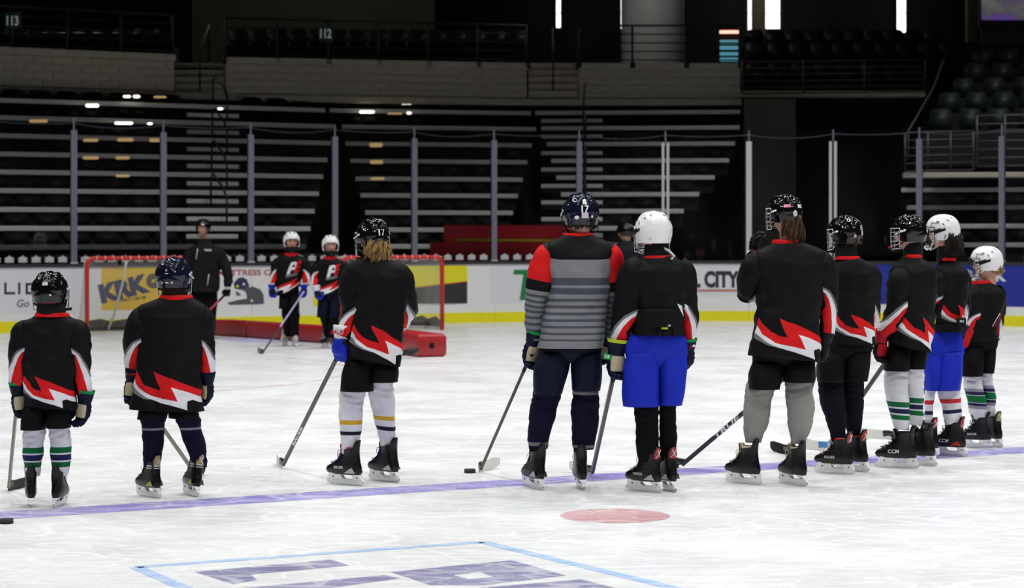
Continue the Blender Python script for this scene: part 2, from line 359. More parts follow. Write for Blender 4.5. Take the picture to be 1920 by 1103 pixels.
for x, p in zip(SX, SP):
    m = STANW if x in (1248, 1404, 1561) else STAN
    if x in (1248, 1561):
        for d in (-.045, .045): wrap('stanchion', p+d-.022, p+d+.022, 1.115, 3.30, -.09, -.02, m, glass, 1)
    else: wrap('stanchion', p-.05, p+.05, 1.115, 3.32, -.09, -.02, m, glass, 1)
    wrap('stanchion_rod', p-.012, p+.012, 3.3, 3.52, -.065, -.04, STAN, glass, 1)
    wrap('base_clip', p-.06, p+.06, 1.115, 1.145, -.09, -.01, STANW, glass, 1)
b = MB(); pts = []
for i in range(len(SP)-1):
    for q in range(6):
        t = q/6; p = SP[i]+(SP[i+1]-SP[i])*t; pts.append(board_pt(p, 3.44-.28*t*(1-t)*(1 if i % 2 else .4), -.10))
b.tube(pts, .012, 6); b.build('net_cable', STAN, glass)

# adverts on the boards
def ad_fn(px, py, off=.004, rot=0.0, slant=0.0):
    p = board_p(px); z = board_z(px, py); cr, sr = math.cos(rot), math.sin(rot)
    return lambda x, y: board_pt(p+x*cr-y*sr, z+x*sr+y*cr, off)
def ad_rect(x0, y0, x1, y1, m, off=.002, name='advert_panel'):
    xs = np.linspace(x0, x1, 13); g = MB(); g.grid([[board_pt(board_p(x), board_z(x, y), off) for x in xs] for y in (y0, y1)], False); return g.build(name, m, boards, False)
def ad_poly(name, pts, m, parent, off=.003):
    return add(name, [board_pt(board_p(x), board_z(x, y), off) for x, y in pts], [tuple(range(len(pts)))], m, parent, smooth=False)
INK = mat('ad_ink', (0.03, 0.032, 0.05), 0.5, var=.05); NAVY = mat('ad_navy', (0.035, 0.035, 0.12), 0.5); ADY = mat('ad_gold', (0.88, 0.58, 0.035), 0.45, var=.05, scale=5); ADYE = mat('ad_yellow', (0.92, 0.83, 0.02), 0.45, var=.05)
ADR = mat('ad_red', (0.50, 0.06, 0.06), 0.5); ADGR = mat('ad_green', (0.01, 0.24, 0.06), 0.5); ADBL = mat('ad_blue', (0.018, 0.035, 0.36), 0.4, var=.05); ADG = mat('ad_grey', (0.10, 0.11, 0.12), 0.5); ADPG = mat('ad_pale', (0.83, 0.85, 0.90), 0.4, var=.02); ADSAL = mat('ad_salmon', (0.60, 0.22, 0.17), 0.5)
ppm_ = lambda px: F/board_pt(board_p(px)).y
pan = ad_poly('advert_panel', [(-40, 498), (164, 498), (164, 588), (-40, 588)], ADPG, boards, .002)
def strokes(chars, m, parent):
    for pl in chars:
        for (xa, ya), (xb, yb) in zip(pl[:-1], pl[1:]):
            w = 2.2
            if abs(xa-xb) > abs(ya-yb): q = [(min(xa, xb)-w, ya-w), (max(xa, xb)+w, yb-w), (max(xa, xb)+w, yb+w), (min(xa, xb)-w, ya+w)]
            else: q = [(xa-w, min(ya, yb)-w), (xb+w, min(ya, yb)-w), (xb+w, max(ya, yb)+w), (xa-w, max(ya, yb)+w)]
            ad_poly('lettering', q, m, parent, .0042)
strokes([[(-6, 533), (-27, 533), (-27, 550), (-6, 550)], [(10, 532), (10, 550), (26, 550)], [(36, 532), (36, 550)], [(72, 533), (50, 533), (50, 550), (72, 550)], [(-40, 541), (-50, 541)]], INK, pan)
text_on('lettering', 'Go', .3, ad_fn(43, 569, .0042), ADG, pan, .004, .25, fith=14/ppm_(43))
pan = ad_poly('advert_panel', [(190, 502), (330, 501), (330, 581), (190, 582)], ADY, boards, .0025)
text_on('lettering', 'KRK', .4, ad_fn(233, 541, .005, .22), NAVY, pan, .028, 0, fitw=98/ppm_(232), fith=36/ppm_(232))
b = MB(); p0 = board_p(287); z0 = board_z(287, 527)
b.poly([board_pt(p0+.125*math.cos(a), z0+.125*math.sin(a), .0055) for a in np.linspace(0, 2*PI, 28)[:-1]]); b.poly([board_pt(p0+.03*math.cos(a), z0+.03*math.sin(a), .006) for a in np.linspace(0, 2*PI, 14)[:-1]], 1)
b.build('round_emblem', [mat('disc_brown', (.12, .085, .06), .5), ADY], pan, False)
text_on('lettering', 'EVERETT 1380 AM', .1, ad_fn(247, 561, .005, .12), INK, pan, .002, 0, fitw=54/ppm_(247), fith=6/ppm_(247))
text_on('lettering', 'MATTRESS CENTER', .2, ad_fn(484, 511, .004), ADR, boards, .004, 0, fitw=162/ppm_(480), fith=11/ppm_(480))
pan = ad_poly('animal_emblem', [(440, 530), (447, 523), (455, 520), (462, 524), (466, 533), (475, 538), (488, 543), (494, 553), (495, 570), (482, 571), (430, 572), (426, 568), (445, 563), (463, 560), (461, 548), (452, 543), (441, 541)], ADG, boards)
ad_poly('cap_shape', [(438, 531), (446, 522), (455, 520), (463, 525), (466, 534), (458, 541), (448, 543), (440, 541)], NAVY, pan, .0045)
for q in ((445, 537, ADYE), (457, 533, PRINT_W), (469, 537, PRINT_W), (472, 564, PRINT_W)):
    ad_poly('spot', [(q[0]+2.6*math.cos(a), q[1]+2.6*math.sin(a)) for a in np.linspace(0, 2*PI, 11)[:-1]], q[2], pan, .006)
ad_poly('eye_patch', [(441, 546), (448, 549), (452, 554), (444, 555)], ADG, boards, .004)
ad_poly('advert_panel', [(587, 555), (601, 555), (601, 574), (587, 574)], ADYE, boards)
pan = ad_poly('advert_panel', [(690, 500), (876, 498), (876, 569), (690, 570)], mat('ad_charcoal', (.035, .037, .04), .45), boards)
ad_poly('yellow_field', [(690, 500), (876, 498), (876, 527), (690, 549)], ADYE, pan, .004); ad_poly('orange_edge', [(690, 549), (876, 527), (876, 529), (690, 551)], mat('ad_orange', (.6, .12, .02), .5), pan, .0045)
cres = ad_poly('crest', [(817, 546), (826, 541), (838, 543), (845, 549), (843, 558), (836, 563), (823, 563), (816, 556)], mat('crest_gold', (.45, .30, .05), .5), pan, .005)
ad_poly('crest_centre', [(822, 548), (830, 545), (839, 550), (836, 558), (824, 558)], ADR, pan, .006)
text_on('lettering', 'Gaffe', .1, ad_fn(788, 554, .005), PRINT_W, pan, .003, .2, fitw=26/ppm_(780)); ad_poly('underline', [(775, 562), (808, 560), (808, 565), (775, 567)], ADR, pan, .005)
pan = ad_rect(918, 498, 1060, 569, ADPG)
ad_poly('letter_t', [(964, 506), (1022, 506), (1022, 515), (992, 515), (985, 563), (974, 563), (981, 515), (962, 515)], ADGR, pan, .004)
pan = ad_rect(1180, 495, 1400, 555, ADPG)
text_on('lettering', 'FALL CITY', .4, ad_fn(1319, 524, .006), INK, pan, .020, 0, fitw=134/ppm_(1322), fith=32/ppm_(1322)); ad_rect(1240, 543, 1384, 547, ADSAL, .006, 'underline')
q = [1630+ (2000-1630)*i/8 for i in range(9)]
b = MB(); b.grid([[board_pt(board_p(x), board_z(1800, 497), .003) for x in q], [board_pt(board_p(x), board_z(1800, 573), .003) for x in q]], False); pan = b.build('advert_panel', ADBL, boards, False)
text_on('lettering', 'BANK', .4, ad_fn(1849, 517, .008), PRINT_W, pan, .02, 0, fitw=86/ppm_(1850), fith=21/ppm_(1850))

# ------------------------------------------------------------------ nets, pads, pucks
REDP = mat('net_red', (0.62, 0.02, 0.015), 0.35); NETW = mat('net_cord', (0.62, 0.61, 0.56), 0.9); SKIRT = fab('net_skirt', (0.10, 0.09, 0.075), 0.9); NETF = mat('net_frame_white', (0.66, 0.66, 0.64), 0.5)
def goal(label, post_px, post_y, side):
    D = GD(post_y); a = W(post_px, post_y, D); a.z = 0
    e = Vector((CA, SA, 0)); back = Vector((-SA, CA, 0))
    if side < 0: a = a-e*1.83
    t = thing('hockey_goal', label, 'goal', a, 'hockey goals behind the goal line')
    P = lambda x, y, z: a+e*x+back*y+Vector((0, 0, z))
    b = MB(); w, h = 1.83, 1.22
    b.tube([P(0, 0, 0), P(0, 0, h-.10), P(.03, 0, h-.03), P(.10, 0, h), P(w-.10, 0, h), P(w-.03, 0, h-.03), P(w, 0, h-.10), P(w, 0, 0)], .036, 12); b.build('goal_frame', REDP, t)
    b = MB(); ctrl = [P(0, 0, .03), P(.02, .55, .03), P(.25, .98, .03), P(w/2, 1.1, .03), P(w-.25, .98, .03), P(w-.02, .55, .03), P(w, 0, .03)]
    b.tube([Vector(v) for v in catmull(ctrl, 24)], .022, 8); b.build('base_frame', NETF, t)
    b = MB(); top = [Vector(v) for v in catmull([P(.02, 0, h), P(.06, .32, h), P(.3, .5, h), P(w/2, .55, h), P(w-.3, .5, h), P(w-.06, .32, h), P(w-.02, 0, h)], 24)]
    b.tube(top, .016, 8); b.build('top_frame', NETF, t)
    b = MB(); b.tube([P(w*.46, .55, h), P(w*.44, .62, h*.7), P(w*.40, .85, .3), P(w*.38, 1.09, .03)], .018, 8); b.build('back_brace', NETF, t)
    # diamond netting hung between top and base frame
    bot = [Vector(v) for v in catmull(ctrl, 24)]
    def S(s, v):
        x = s*24; i = min(int(x), 23); q = x-i
        A = top[i].lerp(top[i+1], q); B = bot[i].lerp(bot[i+1], q); p = A.lerp(B, v)
        return p + back*(-.06*math.sin(PI*v)*math.sin(PI*s))
    b = MB(); N, M = 62, 26
    def ribbon(pts):
        r = .0019
        b.tube(pts, r, 3, 0, False)
    for i in range(-M, N):
        pts = [S((i+j)/N, j/M) for j in range(M+1) if 0 <= i+j <= N]
        if len(pts) > 1: ribbon(pts)
        pts = [S((i+M-j)/N, j/M) for j in range(M+1) if 0 <= i+M-j <= N]
        if len(pts) > 1: ribbon(pts)
    for i in range(0, 25):
        p = top[i]; qx = (p-a).dot(e); ribbon([p, P(min(max(qx, .05), w-.05), 0, h)])
    b.build('netting', NETW, t, False)
    b = MB(); rows = [[bot[i]+Vector((0, 0, .0))-back*.03 for i in range(25)], [bot[i]+Vector((0, 0, .17+.03*math.sin(i*2.1)))-back*.05 for i in range(25)]]
    b.grid(rows, False); b.build('base_skirt', SKIRT, t)
    b = MB(); b.box(P(w*.3, .02, h-.06), (.05, .05, .10), None, 0, .01); b.build('camera_mount', DARK, t)
    b = MB()
    for x in np.linspace(.15, w-.15, 12): b.tube([P(x, -.038, h-.02), P(x, -.02, h+.036), P(x, .03, h+.02)], .009, 5)
    b.build('lacing', NETF, t)
goal('red framed hockey goal in front of the gold advert', 163, 630, 1)
goal('red framed hockey goal in front of the yellow and black advert', 829, 619, -1)

PADR = mat('pad_red', (0.36, 0.012, 0.016), 0.42, var=.18, scale=5, bump=.25, bscale=7)
def pad(label, A, Bq, hgt, wid):
    a = W(A[0], A[1], GD(A[1])); c = W(Bq[0], Bq[1], GD(Bq[1])); a.z = c.z = 0
    d = (c-a).normalized(); nrm = Vector((-d.y, d.x, 0)); L = (c-a).length
    t = thing('foam_divider', label, 'divider', (a+c)/2+nrm*wid/2, 'red foam dividers laid across the ice')
    M = Matrix((d, nrm, Vector((0, 0, 1)))).transposed()
    b = MB(); b.box((a+c)/2+nrm*wid/2+Vector((0, 0, hgt/2)), (L-.01, wid, hgt), M, 0, .035)
    o = b.build('pad_body', PADR, t, True, 50); 
    b = MB(); b.box(c+nrm*wid/2+d*.001+Vector((0, 0, hgt*.5)), (.012, .06, .07), M, 0, .003); b.build('grommet', DARK, t)
    return t
pad('red foam divider beside the coach, farthest of the row', (396, 629), (461, 633.5), .25, .30)
pad('long red foam divider behind the white helmeted pair', (462, 633.5), (655, 648), .25, .30)
pad('red foam divider with its end turned to the camera', (657, 651), (783, 670.5), .30, .40)
b = MB(); d0 = W(757, 668, GD(672)); b.tube([W(748, 664, 27.6), W(762, 661, 27.5), W(776, 657.5, 27.45), W(781, 657, 27.5)], [.03, .04, .05, .035], 10); tag(b.build('carry_handle', RUBBER), 'black rubber handle end lying against the red foam divider', 'handle')
def puck(px, py, label):
    D = GD(py+3); c = W(px, py, D); c.z = 0
    b = MB(); r, h = .0385, .0262; rows = []
    for rr, z in ((r-.002, 0), (r, .002), (r, .008), (r-.0006, .009), (r-.0006, .017), (r, .018), (r, h-.002), (r-.002, h)):
        rows.append([c+Vector((rr*math.cos(2*PI*i/28), rr*math.sin(2*PI*i/28), z)) for i in range(28)])
    b.grid(rows, True, 0, True, True); tag(b.build('hockey_puck', RUBBER, None, True, 40), label, 'puck', 'loose pucks on the ice')
puck(12, 979, 'black puck by the left edge near the blue line'); puck(881, 884, 'black puck beside the white taped stick blade')

# ------------------------------------------------------------------ stands behind the glass
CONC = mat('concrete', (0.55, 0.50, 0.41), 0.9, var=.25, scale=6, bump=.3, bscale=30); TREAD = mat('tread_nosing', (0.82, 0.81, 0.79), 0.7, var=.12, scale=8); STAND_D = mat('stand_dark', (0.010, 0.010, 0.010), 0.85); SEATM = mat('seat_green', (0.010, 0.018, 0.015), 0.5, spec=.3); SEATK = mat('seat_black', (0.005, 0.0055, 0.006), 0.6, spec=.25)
RAIL = mat('rail_dark', (0.028, 0.028, 0.027), 0.5, .3); WALLB = mat('wall_back_black', (0.004, 0.004, 0.004), .9); WALLG = mat('wall_back_olive', (0.055, 0.06, 0.047), .9, scale=3)
concourse = struct(add('floor_concourse', [RK(-12, NB+.2, -.01), RK(10, NB+.2, -.01), board_pt(UC+4, -.01, -.3), board_pt(UC+9, -.01, -.3), board_pt(UC+13.4, -.01, -.3), (40, 30, -.01), (40, 75, -.01), (-40, 75, -.01), (-40, 30, -.01)], [tuple(range(9))], STAND_D, smooth=False))
def ray_line(px, P, ang):
    """point of the plan line through P with direction ang on the sight line of column px"""
    dx = (px-960)/F; d = Vector((math.cos(ang), math.sin(ang)))
    # (dx*Y, Y) = P + s*d
    s = (dx*P[1]-P[0])/(d.x-dx*d.y); return Vector((P[0]+s*d.x, P[1]+s*d.y, 0))
ORD = ['lowest', 'second', 'third', 'fourth', 'fifth', 'sixth', 'seventh', 'eighth', 'topmost']
seat_me = None
def seat_mesh(m, name, tall=.22):
    b = MB(); rows = []
    for z, w, y in ((0, .19, .0), (.10, .215, .0), (tall*.7, .22, .02), (tall*.92, .19, .035), (tall, .12, .04)):
        rows.append([(-w, y-.03, z), (w, y-.03, z), (w, y+.02, z), (-w, y+.02, z)])
    b.grid(rows, True, 0, True, True)
    b.box((0, -.07, tall*.4), (.40, .06, tall*.72), None, 0, .02); b.box((-.23, -.04, tall*.4), (.03, .2, .05), None, 0, .01)
    o = b.build(name, m); me = o.data; bpy.data.objects.remove(o); return me
SEAT1 = seat_mesh(SEATK, 'stadium_seat'); SEAT2 = seat_mesh(SEATM, 'stadium_seat_green', .42)
def seats_row(a, c, z, back, label, group, me, pitch=.5, skip=()):
    d = (c-a); L = d.length; d.normalize(); n = int(L/pitch)
    if me is SEAT2:
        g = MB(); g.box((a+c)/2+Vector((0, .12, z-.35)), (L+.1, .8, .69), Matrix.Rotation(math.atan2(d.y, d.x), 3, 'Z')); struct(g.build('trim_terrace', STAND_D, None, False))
    for i in range(n):
        p = a+d*((i+.5)*L/n)+back; 
        o = bpy.data.objects.new('stadium_seat', me); COL.objects.link(o); o.location = (p.x, p.y, z); o.rotation_euler = (0, 0, math.atan2(d.y, d.x)); tag(o, label, 'seat', group)
def bleacher(label, word, pv, D0, dD, ang, ys, XL, XR, aisle=None):
    ang = math.radians(ang); base = W(pv, HY, D0); t = thing('bleacher', label, 'bleacher', (base.x, base.y, 0), 'telescopic bleacher sections')
    back = Vector((-math.sin(ang), math.cos(ang), 0)); ends = []
    for k, y in enumerate(ys):
        D = D0+dD*k; P = W(pv, y, D); z = P.z
        a, c = ray_line(XL[k], (P.x, P.y), ang), ray_line(XR[k], (P.x, P.y), ang); e = (c-a).normalized()
        M = Matrix((e, back, Vector((0, 0, 1)))).transposed(); L = (c-a).length; mid = (a+c)/2
        b = MB(); b.box(mid+back*.03+Vector((0, 0, z-.045)), (L, .06, .09), M, 0, .008); b.build('tread_nosing', TREAD, t, False)
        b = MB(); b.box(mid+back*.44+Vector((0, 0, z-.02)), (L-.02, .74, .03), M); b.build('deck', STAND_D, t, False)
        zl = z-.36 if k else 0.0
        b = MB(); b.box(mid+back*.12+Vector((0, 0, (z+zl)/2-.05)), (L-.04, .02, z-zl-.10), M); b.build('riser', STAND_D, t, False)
        skips = []
        if aisle:
            xa, xb = aisle; A, C = ray_line(xa, (P.x, P.y), ang), ray_line(xb, (P.x, P.y), ang)
            if k < len(ys)-1:
                m2 = (A+C)/2
                b = MB(); b.box(m2+back*.42+Vector((0, 0, z+.175-.04)), ((C-A).length, .05, .08), M, 0, .006); b.build('step_nosing', TREAD, t, False)
                b = MB(); b.box(m2+back*.56+Vector((0, 0, z+.075)), ((C-A).length-.02, .32, .15), M); b.build('step_block', STAND_D, t, False)
            segs = [s for s in ((a, A-e*.05), (C+e*.05, c)) if (s[1]-s[0]).dot(e) > .6]
        else: segs = [(a, c)]
        for A_, C_ in segs: seats_row(A_, C_, z-.005, back*.55, f'dark folded seat in the {ORD[k]} row of {word}', f'seats, {ORD[k]} row, {word}', SEAT1, .52)
        ends.append((a, c, z))
    # handrail hoops in the aisle
    if aisle:
        for k in (1, 3, 5, 7):
            D = D0+dD*k; P = W(pv, ys[k], D); x = (aisle[0]*.3+aisle[1]*.7); A = ray_line(x, (P.x, P.y), ang)
            b = MB(); b.tube([A+back*.2+Vector((0, 0, P.z)), A+back*.2+Vector((0, 0, P.z+.5)), A+back*.35+Vector((0, 0, P.z+.68)), A+back*.9+Vector((0, 0, P.z+.98)), A+back*1.0+Vector((0, 0, P.z+.9)), A+back*1.0+Vector((0, 0, P.z+.36))], .02, 6); b.build('aisle_handrail', RAIL, t)
    return t
ysA = [458.5, 424, 389.5, 355, 321, 288, 254.5, 221.5, 190]; ysB = [458, 427, 395, 363, 332, 299, 267, 236, 206]; ysC = [455, 424, 392, 360.5, 329, 297.5, 266, 236, 207]
bleacher('long left bleacher section with grey nosings behind the goals', 'the left bleacher', 200, 36.6, .776, 29, ysA, [-420]*9, [574, 582, 590, 598, 606, 614, 621, 628, 610], (365, 462))
bleacher('middle bleacher section above the red padded blocks', 'the middle bleacher', 820, 40.2, .77, 14, ysB, [705, 694, 685, 676, 667, 657, 648, 642, 618], [945, 953, 962, 971, 980, 989, 997, 1005, 996])
bleacher('corner bleacher section under the pale block wall', 'the corner bleacher', 1200, 40.4, .77, -5, ysC, [1075, 1068, 1060, 1052, 1043, 1034, 1025, 1015, 1003], [1225, 1254, 1282, 1311, 1340, 1367, 1378, 1387, 1388], (1012, 1128))
ysD = [455, 420, 385, 352]
bleacher('short bleacher section at the far right behind the corner glass', 'the right bleacher', 1800, 40.6, .77, -14, ysD, [1770, 1745, 1700, 1690], [2000]*4)

# concrete block parapets
def blockwall(word, label, xa, Da, xb, Db, z0, z1):
    a = W(xa, HY, Da); c = W(xb, HY, Db); a.z = c.z = 0; d = (c-a).normalized(); back = Vector((-d.y, d.x, 0)); L = (c-a).length; ang = math.atan2(d.y, d.x)
    M = Matrix((d, back, Vector((0, 0, 1)))).transposed()
    b = MB(); b.box((a+c)/2+back*.13+Vector((0, 0, (z0+z1)/2)), (L, .2, z1-z0), M); w = struct(b.build('wall_'+word, CONC, None, False))
    b = MB(); b.box((a+c)/2+back*.08+Vector((0, 0, z1+.07)), (L, .34, .15), M, 0, .01); b.build('coping', CONC, w, False)
    n = int(L/.40); hc = (z1-z0)/4; me = None
    bl = L/n
    for r in range(4):
        for i in range(n+ (1 if r % 2 else 0)):
            s = (i+.5-(.5 if r % 2 else 0))*bl; wid = bl
            if r % 2 and i == 0: s, wid = bl*.25, bl*.5
            if r % 2 and i == n: s, wid = L-bl*.25, bl*.5
            key = ('blk', round(wid, 4), round(hc, 4))
            if key not in MESHES:
                bb = MB(); bb.box((0, 0, 0), (wid-.012, .06, hc-.012), None, 0, .006); o = bb.build('brick', CONC, None, False); MESHES[key] = o.data; bpy.data.objects.remove(o)
            o = bpy.data.objects.new('block', MESHES[key]); COL.objects.link(o); o.parent = w
            p = a+d*s+back*(.03+.004*random.random())+Vector((0, 0, z0+hc*(r+.5))); o.location = p; o.rotation_euler = (0, 0, ang)
    # railing on the wall
    rl = thing('guard_railing', label, 'railing', (a.x, a.y, z1), 'railings above the block walls')
    for j in range(5):
        b = MB(); zz = z1+.22+.19*j; b.tube([a+back*.1+Vector((0, 0, zz)), c+back*.1+Vector((0, 0, zz))], .016 if j < 4 else .026, 6); b.build('rail', RAIL, rl)
    m = max(2, int(L/1.05))
    for i in range(m+1):
        p = a+d*(L*i/m)+back*.1; b = MB(); b.tube([p+Vector((0, 0, z1)), p+Vector((0, 0, z1+1.0))], .026, 6); b.box(p-back*.04+Vector((0, 0, z1+.09)), (.12, .3, .14), M, 0, .01); b.build('post', RAIL, rl)
    return a, c, back
MESHES = {}
w1 = blockwall('parapet_left', 'dark guard railing on the leftmost block wall', -300, 41.4, 327, 44.8, 4.60, 5.24)
w2 = blockwall('parapet_middle', 'long dark guard railing on the middle block wall', 424, 45.2, 988, 46.8, 4.57, 5.22)
w3 = blockwall('parapet_right', 'short dark guard railing in front of the pale round column', 1085, 46.8, 1388, 46.8, 4.55, 5.22)
# dark wall under the parapets, stairs between them
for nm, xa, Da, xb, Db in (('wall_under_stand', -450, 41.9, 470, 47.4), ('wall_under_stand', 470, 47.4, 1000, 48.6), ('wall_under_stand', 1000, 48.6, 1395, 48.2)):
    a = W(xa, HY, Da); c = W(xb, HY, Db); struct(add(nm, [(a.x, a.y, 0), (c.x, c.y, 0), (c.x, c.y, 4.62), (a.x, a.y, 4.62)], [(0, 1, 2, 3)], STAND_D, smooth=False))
def steps(label, xa, xb, D):
    t = thing('stair_flight', label, 'stairs', W((xa+xb)/2, 165, D), None)
    for k in range(5):
        a = W(xa, 178-13*k, D+.3*k); c = W(xb, 178-13*k, D+.3*k); b = MB(); b.box((a+c)/2, ((c-a).length, .34, .16), None, 0, .006); b.build('step', CONC, t, False)
    b = MB(); m = (W(xa, 178, D)+W(xb, 178, D))/2; b.tube([m+Vector((0, -.1, 0)), m+Vector((0, -.1, .9)), m+Vector((0, 1.2, 1.6)), m+Vector((0, 1.2, .7))], .022, 6); b.build('handrail', RAIL, t)
steps('dim concrete stair flight between the left and middle block walls', 330, 422, 45.2); steps('dim concrete stair flight between the middle and right block walls', 991, 1083, 47.0)
b = MB()
for nm, xa, Da, xb, Db in ((0, -300, 41.4, 424, 45.2), (0, 424, 45.2, 988, 46.8), (0, 988, 46.8, 1388, 46.8)):
    a = W(xa, HY, Da); c = W(xb, HY, Db); m = (a+c)/2; d = (c-a).normalized(); M = Matrix((d, Vector((-d.y, d.x, 0)), Vector((0, 0, 1)))).transposed(); m.z = 4.5; b.box(m, ((c-a).length, .35, .14), M, 0, .01)
struct(b.build('trim_1', CONC, None, False))
# upper concourse
def quad(name, pts, m): return struct(add(name, pts, [tuple(range(len(pts)))], m, smooth=False))
quad('floor_upper', [W(-100, HY, 44.2)*1 + Vector((0, 0, 3.6)), W(430, HY, 46)+Vector((0, 0, 3.6)), W(1000, HY, 48)+Vector((0, 0, 3.6)), W(2100, HY, 48)+Vector((0, 0, 3.6)), W(2100, HY, 62)+Vector((0, 0, 3.6)), W(-200, HY, 62)+Vector((0, 0, 3.6))], STAND_D)
quad('wall_back', [W(-250, 500, 62), W(2200, 500, 62), W(2200, -180, 62), W(-250, -180, 62)], WALLB)
quad('wall_back_panel', [W(360, 140, 58), W(815, 140, 58), W(815, -60, 58), W(360, -60, 58)], WALLG)
quad('wall_stage_side', [W(1395, 480, 44), W(1492, 480, 44), W(1492, 186, 44), W(1395, 186, 44)], mat('wall_brown', (.03, .027, .022), .9))
quad('wall_tunnel', [W(1480, 480, 48), W(2000, 480, 48), W(2000, 180, 48), W(1480, 180, 48)], STAND_D)
quad('wall_gap_left', [W(540, 480, 47.2), W(720, 480, 47.2), W(720, 190, 47.2), W(540, 190, 47.2)], mat('wall_dim_brown', (.022, .018, .012), .9))
for a_, c_, y_, word, grp in ((-20, 325, 48.0, 'in the left upper row under the 113 sign', 'upper seats left'), (430, 985, 50.0, 'in the middle upper row beside the 112 sign', 'upper seats middle')):
    p = W(a_, 88, y_); q = W(c_, 88, y_); z = p.z; p.z = q.z = 0; seats_row(p, q, z, Vector((0, 0, 0)), 'dark green seat '+word, grp, SEAT2, .46)
SIGN = mat('sign_green', (0.006, 0.055, 0.025), .5)
def sign(txt, px, py, D, label):
    c = W(px, py, D); b = MB(); b.box(c, (.32, .03, .34), None, 0, .004); t = b.build('section_sign', SIGN, None, False); tag(t, label, 'sign', 'section number signs')
    text_on('lettering', txt, .2, lambda x, y: c+Vector((x, -.02, y)), mat('sign_ink_glow', (.75, .80, .78), .5, emit=(.7, .8, .75), es=.12), None, .004, 0, fitw=.235, fith=.20).parent = t  # lettering colour carries a faint added glow of its own
    t.children[0].location = -c*0
sign('113', 24, 39, 43.0, 'small green sign reading 113 on the left railing'); sign('112', 611, 63, 45.5, 'small green sign reading 112 on the middle railing')
# column, windows, drinks cooler, screen
COLM = mat('column_paint', (0.42, 0.44, 0.46), .6)
b = MB(); c = W(1224, 60, 53); r = 59*53/F
b.grid([[Vector((c.x+r*math.cos(2*PI*i/40), c.y+r*math.sin(2*PI*i/40), z)) for i in range(40)] for z in (5.1, 5.2, 12)], True); struct(b.build('trim_column', COLM))
WIN = mat('window_daylight', (0.9, 0.95, 1), .5, emit=(.92, .97, 1.0), es=2.2); FRM = mat('window_frame', (.02, .02, .022), .6); POSTB = mat('post_beige', (.16, .13, .085), .8)
def window(n, xa, xb, yb, D=60.5):
    a, c = W(xa, yb, D), W(xb, -60, D); m = (a+c)/2
    b = MB(); b.box(m, (c.x-a.x, .03, c.z-a.z)); w = struct(b.build('window_%d' % n, WIN, None, False))
    b = MB()
    for s in (-1, 1): b.box(m+Vector((s*(c.x-a.x+.06)/2, -.03, 0)), (.06, .08, c.z-a.z+.1))
    zz = W(0, 25, D).z; b.box(Vector((m.x, m.y-.03, zz)), (c.x-a.x, .05, .02)); b.box(Vector((m.x, m.y-.03, a.z)), (c.x-a.x+.1, .07, .05)); b.build('window_frame', FRM, w, False)
window(1, 1043, 1051, 54); window(2, 1402, 1410, 68); window(3, 1435, 1462, 56); window(4, 1681, 1698, 63); window(5, 1164, 1169, 56)
b = MB(); a, c = W(1410, 70, 60), W(1434, -60, 60); b.box((a+c)/2, (c.x-a.x, .3, c.z-a.z), None, 0, .02); struct(b.build('trim_post', POSTB, None, False))
b = MB(); a, c = W(1812, 80, 56), W(1838, -60, 56); b.box((a+c)/2, (c.x-a.x, .3, c.z-a.z), None, 0, .02); struct(b.build('trim_post', POSTB, None, False))
c = W(1368, 88, 50); t = thing('drinks_cooler', 'glass fronted drinks cooler glowing blue beside the right railing end', 'cooler', c+Vector((0, 0, -.4)))
def bx(parent, name, px0, py0, px1, py1, D, dep, m, bev=.01, nm=None):
    a, q = W(px0, py1, D), W(px1, py0, D); b = MB(); mm = (a+q)/2+Vector((0, dep/2, 0)); b.box(mm, (q.x-a.x, dep, q.z-a.z), None, 0, bev); return b.build(name, m, parent, False)
bx(t, 'cabinet', 1348, 52, 1389, 152, 50, .6, DARK); bx(t, 'sign_light', 1350, 57, 1385, 64, 49.9, .1, mat('red_light', (.8, .1, .08), .4, emit=(1, .35, .28), es=2.5))
for i in range(4): bx(t, 'shelf_light', 1350, 75+11*i, 1384, 82+11*i, 49.95, .05, mat('cooler_blue', (.1, .3, .4), .4, emit=(.15, .5, .65), es=.45))
t = thing('video_screen', 'video screen showing a grey and purple picture in the upper right corner', 'screen', W(1890, 25, 55))
bx(t, 'screen_frame', 1836, -50, 1990, 54, 55.1, .15, FRM)
m = bpy.data.materials.new('screen_picture'); m.use_nodes = True; nt = m.node_tree; bs = nt.nodes['Principled BSDF']; nz = nd(nt, 'ShaderNodeTexNoise'); nz.inputs['Scale'].default_value = 1.6; nz.inputs['Detail'].default_value = 5
cr = nd(nt, 'ShaderNodeValToRGB'); tc = nd(nt, 'ShaderNodeTexCoord'); nt.links.new(tc.outputs['Object'], nz.inputs['Vector']); nt.links.new(nz.outputs['Fac'], cr.inputs['Fac'])
for e_, (p_, c_) in zip([cr.color_ramp.elements[0], cr.color_ramp.elements[1]], ((.35, (.16, .16, .15, 1)), (.5, (.10, .09, .12, 1)))): e_.position = p_; e_.color = c_
e_ = cr.color_ramp.elements.new(.58); e_.color = (.14, .05, .34, 1); e_ = cr.color_ramp.elements.new(.68); e_.color = (.07, .12, .3, 1)
nt.links.new(cr.outputs['Color'], bs.inputs['Emission Color']); bs.inputs['Emission Strength'].default_value = .6; bs.inputs['Base Color'].default_value = (.01, .01, .01, 1)
bx(t, 'screen_picture', 1841, -45, 1985, 37, 55, .05, m); bx(t, 'lower_panel', 1841, 52, 1985, 84, 55.3, .1, mat('panel_teal', (.06, .085, .085), .6))
